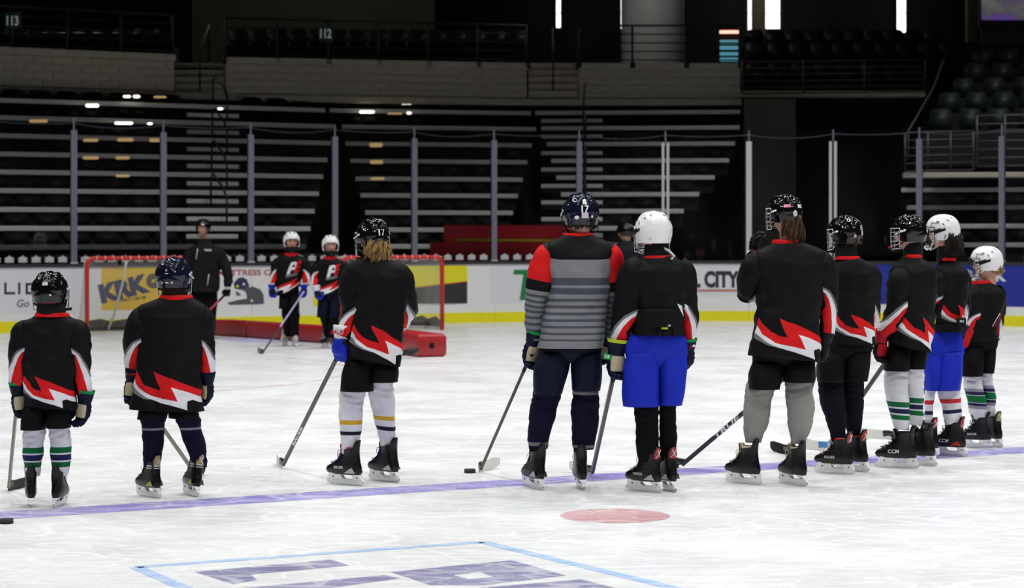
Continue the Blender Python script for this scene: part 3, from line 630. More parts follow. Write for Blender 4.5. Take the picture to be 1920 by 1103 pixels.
for x_, y_, d_ in ((1190, -70, 49.5), (600, -70, 53.5), (120, -70, 50), (1425, -90, 57.5)):
    l = bpy.data.lights.new('concourse_fill_light', 'POINT'); l.energy = 55; l.shadow_soft_size = .2; l.color = (1, .93, .82); o = bpy.data.objects.new('concourse_fill_light', l); COL.objects.link(o); o.location = W(x_, y_, d_)  # added fill lights above the view, brightening column, beige post and upper walls
# right upper seating
b = MB(); a, c = W(1388, 176, 46.8), W(1735, 176, 46.8); b.box((a+c)/2+Vector((0, .4, 0)), (c.x-a.x, .8, .14), None, 0, .01); struct(b.build('trim_slab', CONC, None, False))
for k, (y, D, word) in enumerate(((150, 47.6, 'lower'), (110, 49.2, 'middle'), (86, 50.6, 'upper'))):
    p = W(1396, y, D); q = W((1735, 1800, 1770)[k], y, D); z = p.z-.03; p.z = q.z = 0; seats_row(p, q, z, Vector((0, 0, 0)), f'dark green seat in the {word} row above the concrete slab', 'seats above the slab, '+word, SEAT2, .46)
for k, (y, x0, D) in enumerate(((240, 1738, 41.5), (208, 1755, 42.6), (180, 1778, 43.7), (152, 1802, 44.8), (124, 1820, 45.9))):
    p = W(x0, y, D); q = W(2010, y-4, D-.6); z = p.z-.05; p.z = q.z = 0; seats_row(p, q, z, Vector((0, 0, 0)), f'green seat in the {ORD[k]} row of the right wing', 'right wing seats, '+ORD[k], SEAT2, .5)
def railing(label, pts, n, h, D):
    t = thing('guard_railing', label, 'railing', W(pts[0][0], pts[0][1], D))
    A, B_ = W(*pts[0], D), W(*pts[1], D)
    for j in range(n): b = MB(); zz = Vector((0, 0, -h*j/(n-1))); b.tube([A+zz, B_+zz], .016, 6); b.build('rail', RAIL2, t)
    for i in range(4): b = MB(); p = A.lerp(B_, i/3); b.tube([p, p-Vector((0, 0, h))], .02, 6); b.build('post', RAIL2, t)
RAIL2 = mat('rail_grey', (.09, .09, .085), .5, .3)
b = MB(); a, c = W(1697, HY, 39.9), W(2000, HY, 39.5); b.box((a+c)/2+Vector((0, .3, 1.13)), (c.x-a.x, .7, .10), Matrix.Rotation(math.atan2(c.y-a.y, c.x-a.x), 3, 'Z'), 0, .01); struct(b.build('trim_ledge', CONC, None, False))
railing('low grey guard railing behind the far right glass', [(1697, 249), (1825, 246)], 6, .72, 39.8); railing('taller grey guard railing at the far right edge of the stand', [(1832, 217), (1990, 214)], 7, .95, 39.9)
railing('dark guard railing along the concrete slab edge', [(1392, 116), (1735, 112)], 6, .70, 46.4)
b = MB(); b.tube([W(1703, 300, 41.2), W(1703, 246, 41.2), W(1750, 165, 43.5), W(1770, 112, 45.5)], .02, 6); tag(b.build('stair_handrail', RAIL2), 'slanting grey handrail climbing beside the right wing seats', 'handrail')
# red blocks behind the glass
def rbox(label, x0, y0, x1, y1, D, dep):
    a, q = W(x0, y1, D), W(x1, y0, D); a.z = max(a.z, 0); b = MB(); b.box(Vector(((a.x+q.x)/2, D+dep/2, q.z/2)), (q.x-a.x, dep, q.z), None, 0, .03); return tag(b.build('padded_block', PADR2, None, True, 50), label, 'block')
PADR2 = mat('pad_crimson', (0.92, 0.02, 0.045), 0.6, var=.15, scale=4)
rbox('low crimson padded block behind the glass', 806, 454, 831, 560, 39.5, .4); rbox('wide crimson padded block under the yellow bar behind the glass', 832, 422, 1072, 560, 39.6, .4)
b = MB(); b.tube([W(853, 450, 39.57), W(1042, 451, 39.57)], .03, 8); t = tag(b.build('yellow_bar', mat('bar_yellow', (.95, .70, .03), .5)), 'yellow padded bar across the crimson block behind the glass', 'bar')
# lamps of the concourse seen through the open bleachers
LMPS = mat('lamp_white', (1, 1, 1), .5, emit=(1, .93, .8), es=3.0); LMPW = mat('lamp_amber', (1, .8, .5), .5, emit=(1, .62, .25), es=.35)
n = 0
for x, y, w, h_, m in ((238, 181, 14, 4, LMPS), (256, 181, 12, 5, LMPS), (300, 182, 24, 4, LMPW), (173, 198, 24, 6, LMPS), (413, 204, 10, 4, LMPS), (232, 231, 34, 5, LMPS), (281, 232, 10, 4, LMPS), (72, 227, 34, 6, LMPW), (762, 193, 20, 6, LMPS), (688, 210, 28, 5, LMPS), (767, 212, 9, 4, LMPS), (740, 213, 28, 3, LMPW), (705, 272, 24, 8, LMPW), (706, 304, 24, 7, LMPW), (235, 262, 30, 7, LMPW), (170, 263, 28, 6, LMPW), (230, 296, 26, 6, LMPW), (170, 296, 30, 6, LMPW), (290, 263, 20, 7, LMPW), (708, 335, 26, 5, LMPW), (230, 330, 26, 5, LMPW)):
    D0 = 36.4+ (458-y)/34*.776 + (x-200)*.0052 if x < 600 else 40.0+(458-y)/32*.77-.02*(820-x)/10
    a, q = W(x-w/2, y+h_/2, D0), W(x+w/2, y-h_/2, D0)
    b = MB(); b.box((a+q)/2, (q.x-a.x, .05, q.z-a.z), None, 0, .02)
    o = b.build('concourse_lamp', m, None, False); tag(o, ('bright white' if m is LMPS else 'dim amber')+' lamp glowing through a gap of the %s bleacher' % ('left' if x < 600 else 'middle'), 'lamp', 'concourse lamps')
# ================================================================== PEOPLE
def arc_x(x): return math.acos(max(-1, min(1, 1-2*x)))/PI          # projected 0..1 -> fraction of the half turn
def dens(pts, n=4):
    out = []
    for (xa, ya), (xb, yb) in zip(pts, pts[1:]+pts[:1]):
        for i in range(n): out.append((xa+(xb-xa)*i/n, ya+(yb-ya)*i/n))
    return out
def back_poly(pts): return [(.25+.5*arc_x(x), max(0.0005, min(.9995, t))) for x, t in dens(pts)]
SHEETS = {}
def sheet(key, ns, nt, polys):
    """flat cloth sheet cut along the printed shapes: points, triangles, material index"""
    if key in SHEETS: return SHEETS[key]
    V = []; E = []
    for j in range(nt+1):
        for i in range(ns+1): V.append(Vector((i/ns, j/nt)))
    nv = ns+1
    for i in range(ns): E += [(i, i+1), (nt*nv+i, nt*nv+i+1)]
    for j in range(nt): E += [(j*nv, (j+1)*nv), (j*nv+ns, (j+1)*nv+ns)]
    for mi, P in polys:
        b = len(V); V += [Vector((max(.0005, min(.9995, s)), max(.0005, min(.9995, t)))) for s, t in P]
        E += [(b+i, b+(i+1) % len(P)) for i in range(len(P))]
    r = delaunay_2d_cdt(V, E, [], 0, 1e-6)
    pts = np.array([tuple(v) for v in r[0]]); tri = [tuple(f) for f in r[2]]
    T = np.array(tri); cen = pts[T].mean(axis=1); idx = np.zeros(len(tri), int)
    for mi, P in polys:
        Q = np.array(P); inside = np.zeros(len(tri), bool); j = len(Q)-1
        for i in range(len(Q)):
            c = ((Q[i, 1] > cen[:, 1]) != (Q[j, 1] > cen[:, 1]))
            with np.errstate(divide='ignore', invalid='ignore'):
                xx = (Q[j, 0]-Q[i, 0])*(cen[:, 1]-Q[i, 1])/(Q[j, 1]-Q[i, 1])+Q[i, 0]
            inside ^= c & (cen[:, 0] < xx); j = i
        idx[inside] = mi
    area = np.abs((pts[T[:, 1], 0]-pts[T[:, 0], 0])*(pts[T[:, 2], 1]-pts[T[:, 0], 1])-(pts[T[:, 2], 0]-pts[T[:, 0], 0])*(pts[T[:, 1], 1]-pts[T[:, 0], 1]))
    keep = area > 1e-9
    SHEETS[key] = (pts, [t for t, k in zip(tri, keep) if k], idx[keep].tolist()); return SHEETS[key]

# the printed shapes of the club jersey (x across the back 0..1, t from hem 0 to collar 1)
BOLT = [(1, [(.03, .345), (.10, .285), (.2, .225), (.32, .195), (.43, .182), (.30, .345), (.6, .265), (.995, .184), (.998, .12), (.8, .165), (.52, .21), (.62, .09), (.29, .13), (.10, .20), (.02, .275)]),
        (2, [(.02, .275), (.10, .20), (.29, .13), (.62, .09), (.52, .21), (.8, .165), (.998, .125), (.999, .075), (.86, .105), (.76, .092), (.77, .016), (.5, .062), (.25, .11), (.10, .16), (.012, .21)]),
        (3, [(.012, .21), (.10, .16), (.25, .11), (.38, .085), (.2, .105), (.05, .145), (.008, .16)])]
BACK = [(m, back_poly(p)) for m, p in BOLT]
FRONT = [(m, back_poly([(1-x, t) for x, t in p])) for m, p in BOLT]
LOGO = [(2, [(.30, .42), (.40, .76), (.52, .78), (.60, .74), (.58, .62), (.50, .57), (.42, .57), (.38, .42)]), (0, [(.435, .63), (.455, .70), (.52, .71), (.53, .64)]),
        (1, [(.60, .79), (.78, .80), (.74, .72), (.64, .72), (.63, .68), (.74, .69), (.70, .62), (.60, .61), (.585, .56), (.72, .57), (.66, .50), (.50, .49), (.52, .55)]),
        (3, [(.28, .38), (.66, .42), (.68, .49), (.30, .45)])]
FRONTL = FRONT + [(m, back_poly(p)) for m, p in LOGO]
# club sleeve (x from the outer edge 0 to the inner edge 1, t from shoulder 0 to cuff 1)
SL = [(3, [(1.0, .48), (.86, .505), (.5, .585), (.2, .70), (.0, .80), (.0, .85), (.2, .755), (.5, .625), (.85, .53), (1.0, .50)]),
      (2, [(1.0, .50), (.85, .53), (.5, .625), (.2, .755), (.0, .85), (.0, .999), (.2, .999), (.25, .93), (.40, .80), (.58, .68), (.8, .585), (1.0, .53)]),
      (1, [(1.0, .53), (.8, .585), (.58, .68), (.40, .80), (.25, .93), (.2, .999), (.74, .999), (.80, .88), (1.0, .80), (.76, .745), (.88, .64), (1.0, .585)])]
def sl_poly(pts, mirror): 
    out = []
    for x, t in dens(pts): 
        f = .5*arc_x(1-x); out.append((1-f if mirror else f, t))
    return out
SLEEVE = [(m, sl_poly(p, k)) for k in (False, True) for m, p in SL]
def bands(lst, n=64): return [(m, [(i/n, a) for i in range(n+1)]+[(1-i/n, b) for i in range(n+1)]) for m, a, b in lst]
STRIPE_T = bands([(4, 0.0, .78), (5, .555, .62), (5, .475, .53), (5, .41, .438), (5, .352, .378), (5, .292, .318), (5, .235, .258), (5, .178, .198), (5, .12, .14), (5, .065, .082)])
STRIPE_S = bands([(1, .17, .45), (4, .54, .999)]+[(5, .575+.055*i, .60+.055*i) for i in range(8)], 26)

def wrinkle(p, amp, fv=(7, 7, 2.2), seed=0.0):
    return amp*(noise.noise(Vector((p[0]*fv[0]+seed, p[1]*fv[1], p[2]*fv[2])))+.5*noise.noise(Vector((p[0]*fv[0]*2.1+seed, p[1]*fv[1]*2.1, p[2]*fv[2]*2.6))))

class Person:
    def __init__(s, label, px, gy, D=None, seed=0, group=None):
        s.D = D or GD(gy); s.k = s.D/F; s.base = W(px, gy, s.D); s.base.z = 0; s.seed = seed
        s.e = thing('person', label, 'person', s.base, group); s.gy = HY+H/s.k
        s.bodyparts = MB(); s.rng = random.Random(seed); s.socks = []; s.feet = []
    def P(s, px, py, dd=0.0): return W(960+(px-960), py, s.D) + Vector((0, dd, 0))
    def rowfn(s, rows):
        rows = sorted(rows, key=lambda r: -r[0]); y = [r[0] for r in rows]
        Y = [-v for v in y]; xl = [r[1] for r in rows]; xr = [r[2] for r in rows]
        def f(t):                       # t 0 bottom .. 1 top
            yy = Y[0]+(Y[-1]-Y[0])*t
            return -yy, float(pchip(Y, xl, yy)), float(pchip(Y, xr, yy))
        return f
    def ring(s, y, xl, xr, hd, n, dd=0, ex=2.3, rot=0.0):
        c = s.P((xl+xr)/2, y, dd); hw = (xr-xl)/2*s.k; out = []
        for i in range(n):
            a = 2*PI*i/n; sx, sy = math.sin(a), -math.cos(a); q = 2/ex
            out.append(c+Vector((hw*math.copysign(abs(sx)**q, sx), hd*math.copysign(abs(sy)**q, sy), 0)))
        return out
    def loft(s, rows, hd, n=28, m=16, dd=0, mb=None, mi=0, ex=2.2, wr=0.0, ys=None, tilt=0.0, lean=0.0, capa=True, capb=True, fv=(7, 7, 2.2)):
        """tube through silhouette rows (y, left, right); hd half depth as factor of half width or callable(t, hw)"""
        f = s.rowfn(rows); mb = mb or MB(); R = []
        ts = [j/m for j in range(m+1)] if ys is None else ys
        for t in ts:
            y, xl, xr = f(t); hw = (xr-xl)/2*s.k; d = hd(t, hw) if callable(hd) else hd*hw
            r = s.ring(y, xl, xr, d, n, dd+lean*t, ex)
            c = sum(r, Vector())/n
            if tilt: r = [p+Vector((0, 0, -tilt*(p.x-c.x)*(1-t))) for p in r]
            if wr: r = [p+(p-c).normalized()*wrinkle(p, wr, fv, s.seed*3.7) for p in r]
            R.append(r)
        mb.grid(R, True, mi, capa, capb); return mb
    # ---------------------------------------------------------------- clothes
    def jersey(s, rows, sleeves, design='bolt', yaw=0.0, depth=.115, hem=(0, 0), front=False, wr=.017, name='jersey', mats=None, tuck=False):
        f = s.rowfn(rows); A = math.radians(yaw)
        pol = {'bolt': BACK, 'front': FRONTL, 'plain': [], 'stripe': STRIPE_T}[design]
        pts, tri, idx = sheet(('torso', design), 64, 44, pol)
        V = []; 
        tt = np.unique(pts[:, 1]); cache = {}
        hmax = max((r[2]-r[1]) for r in rows)/2*s.k
        for sx, t in pts:
            if t not in cache:
                y, xl, xr = f(t); hw = (xr-xl)/2*s.k
                prof = min(1.0, .62+1.9*(1-t))            # shallower towards the shoulders
                cache[t] = (y, (xl+xr)/2, hw, min(depth*prof*(1+.12*max(0, .25-t)/.25), hw*1.0))
            y, xc, hw, hd = cache[t]
            a = 2*PI*(sx-.5)+A; x_, y_ = math.sin(a), -math.cos(a); q = 2/2.5
            X = math.copysign(abs(x_)**q, x_); Y = math.copysign(abs(y_)**q, y_)
            yy = y+(hem[0] if X < 0 else hem[1])*abs(X)*(1-t)**3
            p = s.P(xc, yy)+Vector((hw*X, hd*Y, 0))
            fall = max(0, min(1, (1.0-t)*2.2))
            d = Vector((X*hw, Y*hd, 0)); d = d.normalized() if d.length > 1e-6 else Vector((0, -1, 0))
            p = p+d*(wrinkle(p, wr*1.5*fall, (7, 7, 1.6), s.seed*5.1)+wrinkle(p, wr*.8*fall, (3.5, 3.5, 9.0), s.seed*2.3+9)+wr*.5*fall*noise.noise(Vector((p.x*9+p.z*14+s.seed, p.y*9, p.z*6-p.x*12))))
            V.append(p)
        sleeves = [(sd, [(q[0], q[1]+(.30*q[3] if i == 1 else .95*q[3] if i == 0 else 0), q[2], q[3]*(.91 if i == 1 else .22 if i == 0 else 1)) for i, q in enumerate(sp)]) for sd, sp in sleeves]
        V = np.array([tuple(v) for v in V]); Wd = .075
        for sd, sp in sleeves:
            C = np.array(catmull(sp, 40)); A3 = np.array([tuple(s.P(c[0], c[1], c[2])) for c in C]); R3 = C[:, 3]*s.k
            dist = np.linalg.norm(V[:, None, :]-A3[None, :30, :], axis=2)-R3[None, :30]; d = dist.min(1)
            ax = np.stack([V[:, 0]-s.P(rows[0][1]*.5+rows[0][2]*.5, 0).x, V[:, 1]-s.D, np.zeros(len(V))], 1); ax /= (np.linalg.norm(ax, axis=1)[:, None]+1e-6)
            off = np.clip(Wd-np.abs(d), 0, None)**2/(4*Wd); V = V+ax*off[:, None]*(pts[:, 1] < .93)[:, None]+np.array([0, 0, 1])*(off*.5*(pts[:, 1] > .7))[:, None]
        V = [Vector(v) for v in V]
        s.tf = (f, depth, max(r[0] for r in rows), min(r[0] for r in rows))
        Fc = list(tri); I = list(idx)
        s.torso_c = s.P((rows[0][1]+rows[0][2])/2, 0)
        for sd, spec in sleeves:
            V2, T2, I2 = s.sleeve(sd, spec, {'bolt': 'club', 'front': 'club', 'plain': 'plain', 'stripe': 'stripe'}[design], yaw)
            b = len(V); V += V2; Fc += [tuple(b+i for i in t) for t in T2]; I += I2
        o = add(name, V, Fc, mats or JM, s.e, I, True, True)
        s.bodyparts = s.loft([(r[0], (r[1]+r[2])/2-(r[2]-r[1])*.36, (r[1]+r[2])/2+(r[2]-r[1])*.36) for r in rows], lambda t, hw: min(depth*.6, hw*.8), 16, 8, mb=s.bodyparts)
        return o
    def sleeve(s, sd, path, design, yaw):
        """path of (px, py, depth, radius px)"""
        C = catmull([(p[0], p[1], p[2], p[3]) for p in path], 40)
        pol = {'club': SLEEVE, 'plain': [], 'stripe': STRIPE_S}[design]
        pts, tri, idx = sheet(('sleeve', design), 26, 36, pol)
        P3 = [s.P(c[0], c[1], c[2]) for c in C]; R = [c[3]*s.k for c in C]
        inner = Vector((-sd, 0, 0)); frames = []; X = None
        for i in range(41):
            T = (P3[min(i+1, 40)]-P3[max(i-1, 0)]).normalized()
            X = inner-T*inner.dot(T)
            X.normalize(); Y = T.cross(X); frames.append((X, Y))
        V = []
        for a_, t in pts:
            x = t*40; i = min(int(x), 39); q = x-i; c = P3[i].lerp(P3[i+1], q); r = R[i]+(R[i+1]-R[i])*q
            Xa, Ya = frames[i]; Xb, Yb = frames[i+1]; X = Xa.lerp(Xb, q); Y = Ya.lerp(Yb, q)
            # angle 0 inner, quarter turn at the back, half turn outer
            bk = Vector((0, -1, 0)); sgn = 1 if Y.dot(bk) >= 0 else -1
            if abs(Y.y) < .25: sgn = 1 if Y.z > 0 else -1
            an = 2*PI*a_+math.radians(yaw)*-sd*.5
            d = X*math.cos(an)+Y*math.sin(an)*sgn
            p = c+d*r; p = p+d*(wrinkle(p, .012*min(1, 3*t), (5, 5, 10), s.seed*1.9+sd*4)+r*.10*math.sin(34*t+3*math.sin(2*PI*a_+s.seed))*max(0, min(1, (t-.3)*2.5))*max(0, noise.noise(Vector((t*5+s.seed, a_*3, sd)))+.25))
            if hasattr(s, 'tf') and t < .6:
                f_, dp, yb, yt = s.tf; y_ = HY+(H-p.z)/s.k
                if yt < y_ < yb:
                    yy, xl, xr = f_((yb-y_)/(yb-yt)); hw = (xr-xl)/2*s.k; cx = s.P((xl+xr)/2, 0).x; hd = min(dp, hw)
                    q = math.hypot((p.x-cx)/hw, (p.y-s.D)/hd); dd_ = (q-1)*min(hw, hd); p = p+d*(max(0, .075-abs(dd_))**2/.30)
            if t > .985: p = c+d*r*1.02
            V.append(p)
        # cloth turned in at the cuff
        b = len(V); n = 26
        tri = list(tri); idx = list(idx)
        T = (P3[40]-P3[39]).normalized(); X, Y = frames[40]
        ring = [P3[40]+(X*math.cos(2*PI*i/n)+Y*math.sin(2*PI*i/n))*R[40]*.98 for i in range(n)]
        V += ring+[P3[40]-T*.02]; 
        for i in range(n): tri.append((b+i, b+(i+1) % n, b+n)); idx.append(0)
        s.bodyparts.tube([Vector(p) for p in P3[::5]], [max(.022, r*.55) for r in R[::5]], 10)
        return V, tri, idx
    def collar(s, y, xl, xr, h, depth, m=None, yaw=0):
        b = MB(); n = 32; R = []
        for j in range(5):
            t = j/4; r = s.ring(y-h*t, xl+2.0*t, xr-2.0*t, depth*(1-.08*t), n)
            c = sum(r, Vector())/n
            R.append([p+(p-c).normalized()*(.004*math.sin(PI*t))+Vector((0, 0, -.010*(1 if p.y > c.y else 0))) for p in r])
        b.grid(R, True, 0); b.build('collar', m or K_RED, s.e)
    def neck(s, y0, y1, xl, xr, m=DARK, name='neck_guard'):
        g = .010/s.k; s.loft([(y0+2, xl-g, xr+g), ((y0+y1)/2, xl-g*.8, xr+g*.8), (y1, xl-g*.6, xr+g*.6)], 1.0, 24, 6).build(name, m, s.e)
    def pants(s, hips, legs, m, depth=.125, wr=.008, extra=None):
        hips = sorted(hips, key=lambda r: -r[0]); q = hips[-1]; hips[-1] = (q[0], q[1]+5, q[2]-5); q = hips[0]; hips[0] = (q[0]+4, q[1]+7, q[2]-7)
        lt = min(max(r[0] for r in lg)-.72*(max(r[0] for r in lg)-min(r[0] for r in lg)) for lg in legs); yb = max(lt, hips[-1][0]+14)
        hf = s.rowfn(hips); ytop, ybot = hips[-1][0], hips[0][0]
        if yb < ybot: hips = [r for r in hips if r[0] < yb-4]+[(lambda q: (q[0], q[1]+6, q[2]-6))(hf((ybot-yb)/(ybot-ytop)))]
        b = s.loft(hips, lambda t, hw: min(depth, hw*.9)*.92*(1-.24*t**.6)*(1-.5*(1-t)**3), 36, 18, wr=wr, ex=2.4)
        for lg in legs: s.loft(lg, lambda t, hw: min(depth*1.02, hw*1.5)*(1-.30*t*t), 28, 14, mb=b, wr=wr, ex=2.4)
        return b.build('hockey_pants', m, s.e, True, None)
    def sock(s, *a, **k): s.socks.append((a, k))
    def make_sock(s, rows, m, band=(), dd=0.0, tilt=0.0, fac=1.1, wr=.009, lean=0.0):
        f = s.rowfn(rows); y0 = max(r[0] for r in rows); y1 = min(r[0] for r in rows)
        cuts = set(np.linspace(0, 1, 49).round(4))
        for q in band: cuts |= {round((y0-q[1])/(y0-y1), 4), round((y0-q[0])/(y0-y1), 4)}
        ts = sorted(c for c in cuts if 0 <= c <= 1)
        mats = [m]; mi = []
        for a, c in zip(ts[:-1], ts[1:]):
            y = y0-(y0-y1)*(a+c)/2; k = 0
            for q in band:
                if q[0] <= y <= q[1]:
                    if q[2] not in mats: mats.append(q[2])
                    k = mats.index(q[2])
            mi.append(k)
        b = s.loft(rows, fac, 26, ys=ts, mi=mi, wr=wr, dd=dd, tilt=tilt, lean=lean, fv=(5, 5, 12))
        cx = s.P(sum(r[1]+r[2] for r in rows)/2/len(rows), 0).x
        zt, zb_ = s.P(0, y1).z, s.P(0, y0).z
        def fold(v):
            t = (v[2]-zb_)/(zt-zb_); mk = max(.12, min(1, (t-.45)*2.2)); d = Vector((v[0]-cx, v[1]-s.D-dd-lean*t, 0))
            if d.length < 1e-6: return v
            a = math.atan2(d.y, d.x); k_ = .0055*mk*math.sin(v[2]*150+1.6*math.sin(a*2+s.seed)+4*noise.noise(Vector((a*1.3, v[2]*9, s.seed))))*(.5+noise.noise(Vector((a*1.7+s.seed, v[2]*14, 3.0))))
            d.normalize(); return (v[0]+d.x*k_, v[1]+d.y*k_, v[2])
        b.v = [fold(v) for v in b.v]
        b.build('hockey_sock', mats, s.e)
        s.bodyparts = s.loft([(r[0], (r[1]+r[2])/2-(r[2]-r[1])*.33, (r[1]+r[2])/2+(r[2]-r[1])*.33) for r in rows], 1.0, 12, 6, dd=dd, lean=lean, mb=s.bodyparts)
    # ---------------------------------------------------------------- head
    def head(s, px, py, wpx, yaw, pitch=0, dd=0.0, face=False, hair=None):
        s.hc = s.P(px, py, dd); s.ha = wpx/2*s.k; s.hM = Matrix.Rotation(math.radians(yaw), 3, 'Z') @ Matrix.Rotation(math.radians(pitch), 3, 'X')
        a = s.ha*.80; M = s.hM; b = s.bodyparts; rows = []
        prof = [(-1.62, .10, .55), (-1.52, .36, .52), (-1.35, .52, .40), (-1.1, .66, .26), (-.8, .78, .14), (-.4, .90, .04), (0, .97, 0), (.4, .98, 0), (.75, .84, -.03), (1.0, .58, -.05), (1.14, .2, -.05)]
        for z, r, fy in prof:
            row = []
            for i in range(28):
                an = 2*PI*i/28; x, y = math.sin(an), math.cos(an)
                yy = y*r*1.18+fy*(.55 if y > 0 else .1)
                if y > .93:
                    if -.75 < z < -.15: yy += .16*(y-.93)/.07*(1 if z < -.3 else .5)      # nose
                    if z == -1.1: yy += .05
                row.append(s.hc+M @ Vector((x*r*a, yy*a, z*a)))
            rows.append(row)
        b.grid(rows, True, 0, True, True)
        nb = s.hc+M @ Vector((0, -.25*a, -1.0*a)); 
        b.tube([nb+Vector((0, 0, -a*1.4)), nb+Vector((0, 0, -.5*a)), nb+Vector((0, 0, .4*a))], [a*.60, a*.58, a*.60], 16)
        b.tube([s.hc+M @ Vector((.0, .75*a, -.35*a)), s.hc+M @ Vector((0, 1.22*a, -.72*a)), s.hc+M @ Vector((0, 1.02*a, -.86*a))], [a*.10, a*.17, a*.12], 8)
        for sd in (-1, 1): b.tube([s.hc+M @ Vector((sd*.92*a, -.12*a, -.72*a)), s.hc+M @ Vector((sd*1.06*a, -.16*a, -.45*a)), s.hc+M @ Vector((sd*1.0*a, -.1*a, -.15*a))], [a*.10, a*.18, a*.12], 8)
        s.face = face
    def facebits(s):
        a = s.ha*.80; M = s.hM
        for sd in (-1, 1):
            b = MB(); b.tube([s.hc+M @ Vector((sd*.24*a, 1.06*a, -.27*a)), s.hc+M @ Vector((sd*.37*a, 1.08*a, -.25*a)), s.hc+M @ Vector((sd*.50*a, 1.0*a, -.27*a))], [.03*a, .085*a, .03*a], 8); b.build('eye', EYE, s.e)
            b = MB(); b.tube([s.hc+M @ Vector((sd*.16*a, 1.14*a, -.09*a)), s.hc+M @ Vector((sd*.36*a, 1.14*a, -.05*a)), s.hc+M @ Vector((sd*.56*a, 1.02*a, -.10*a))], [.03*a, .055*a, .03*a], 6); b.build('eyebrow', HAIR_DK, s.e)
        b = MB(); b.tube([s.hc+M @ Vector((x*a, (1.06-.3*x*x)*a, -1.06*a)) for x in (-.27, -.12, 0, .12, .27)], [.03*a, .06*a, .06*a, .06*a, .03*a], 8); b.build('lips', LIPS, s.e)
    def helmet(s, m, cage=None, number=None, stickers=(), ridge=.055, vents=True, strap=True, brim=.08, name='helmet', panel=None):
        A = s.ha; M = s.hM
        def zb(az):
            c = -math.cos(az)                                  # 1 at the back
            return np.interp(c, [-1, -.85, -.55, -.2, .1, .5, 1], [brim+.04, brim, -.12, -.76, -.80, -.80, -.82])
        def base(az, el):
            ce = math.cos(el); z = .98*math.sin(el) if el > 0 else 1.5*math.sin(el)
            r = max(ce, 0)**.82 if el > 0 else max(ce, 0)**.55
            x, y = r*math.sin(az), r*math.cos(az)*1.17
            return x, y, z
        VT = []
        if vents:
            for sx in (-1, 1):
                VT += [(PI-sx*.42, .78, .09, .16), (PI-sx*.50, .28, .06, .13), (sx*.55, .95, .12, .14), (sx*1.55, .75, .17, .06), (PI-sx*.95, .42, .13, .05), (sx*.9, .45, .13, .06)]
            VT += [(PI, .62, .05, .10)]
        def pt(az, el):
            x, y, z = base(az, el); rr = math.hypot(x, y/1.17)
            up = max(0, min(1, (el-.02)/.35)); k = 1.0
            w_ = math.cos(x*2*PI/.50); k += ridge*1.25*up*(.55*math.copysign(abs(w_)**.5, w_)-.25*(abs(x) > .78)) * (1-.4*max(0, y/1.2))
            side = max(0, 1-abs(abs(az-PI)-1.05)/.55); k += .045*side*max(0, 1-abs(el-.12)/.22) - .03*max(0, 1-abs(el+.02+.25*abs(az-PI))/.06)
            bk = max(0, -math.cos(az))
            if el < .06: k += .035*bk*max(0, min(1, (.06-el)/.1))
            if el < -.30: k -= .05*bk*min(1, (-.30-el)/.12)
            k += .05*max(0, 1-abs(abs(math.sin(az))-1)*6)*max(0, 1-abs(el+.15)/.35)   # ear bulge
            dark = False
            for va, ve, wa, we in VT:
                da = (az-va+PI) % (2*PI)-PI; q = (da*math.cos(el)/wa)**2+((el-ve)/we)**2
                if q < 1: k -= .075*min(1, (1-q)*3); dark = True
            return Vector((x*k, y*k, z*k)), dark
        s._hpt = lambda az, el, o=1.0: s.hc+M @ (pt(az, el)[0]*A*o)
        NA, NE = 84, 34; V = []; Fc = []; I = []
        for j in range(NE+1):
            for i in range(NA):
                az = 2*PI*i/NA; zb_ = zb(az); e0 = math.asin(max(-1, zb_/1.5)) if zb_ < 0 else math.asin(zb_/.98)
                el = e0+(PI/2-e0)*j/NE; p, dk = pt(az, min(el, PI/2-1e-3)); V.append((s.hc+M @ (p*A), dk))
        for j in range(NE):
            for i in range(NA):
                q = (j*NA+i, j*NA+(i+1) % NA, (j+1)*NA+(i+1) % NA, (j+1)*NA+i); Fc.append(q); I.append(1 if all(V[k_][1] for k_ in q) else 0)
        Fc.append(tuple(NE*NA+i for i in range(NA))); I.append(0)
        # padded lining turned in at the rim
        b0 = len(V)
        for j, sc in enumerate((.97, .88, .86)):
            for i in range(NA): p = V[i][0]; c = s.hc+Vector((0, 0, (p-s.hc).z)); V.append((c+(p-c)*sc+Vector((0, 0, A*(0, -.01, .25)[j])), True))
        for i in range(NA):
            i2 = (i+1) % NA; Fc.append((i2, i, b0+i, b0+i2)); I.append(0)
            for j in range(2): Fc.append((b0+j*NA+i2, b0+j*NA+i, b0+(j+1)*NA+i, b0+(j+1)*NA+i2)); I.append(1)
        h = add(name, [v[0] for v in V], Fc, [m, DARK], s.e, I, True, False); s.hel = h
        h.data.set_sharp_from_angle(angle=math.radians(40))
        L = lambda x, y, z: s.hc+M @ Vector((x*A, y*A, z*A))
        if strap:
            for sd in (-1, 1):
                b = MB(); b.tube([L(sd*.93, .25, -.55), L(sd*.80, .45, -.95), L(sd*.45, .75, -1.35), L(0, .85, -1.42)], [(.035*A, .09*A)]*4, 6); b.build('chin_strap', HW if m is HW else DARK, h)
                b = MB(); b.tube([L(sd*.98, -.05, -.62), L(sd*.93, .05, -.85), L(sd*.80, .45, -1.0)], [(.03*A, .07*A)]*3, 6); b.build('ear_strap', HW if m is HW else DARK, h)
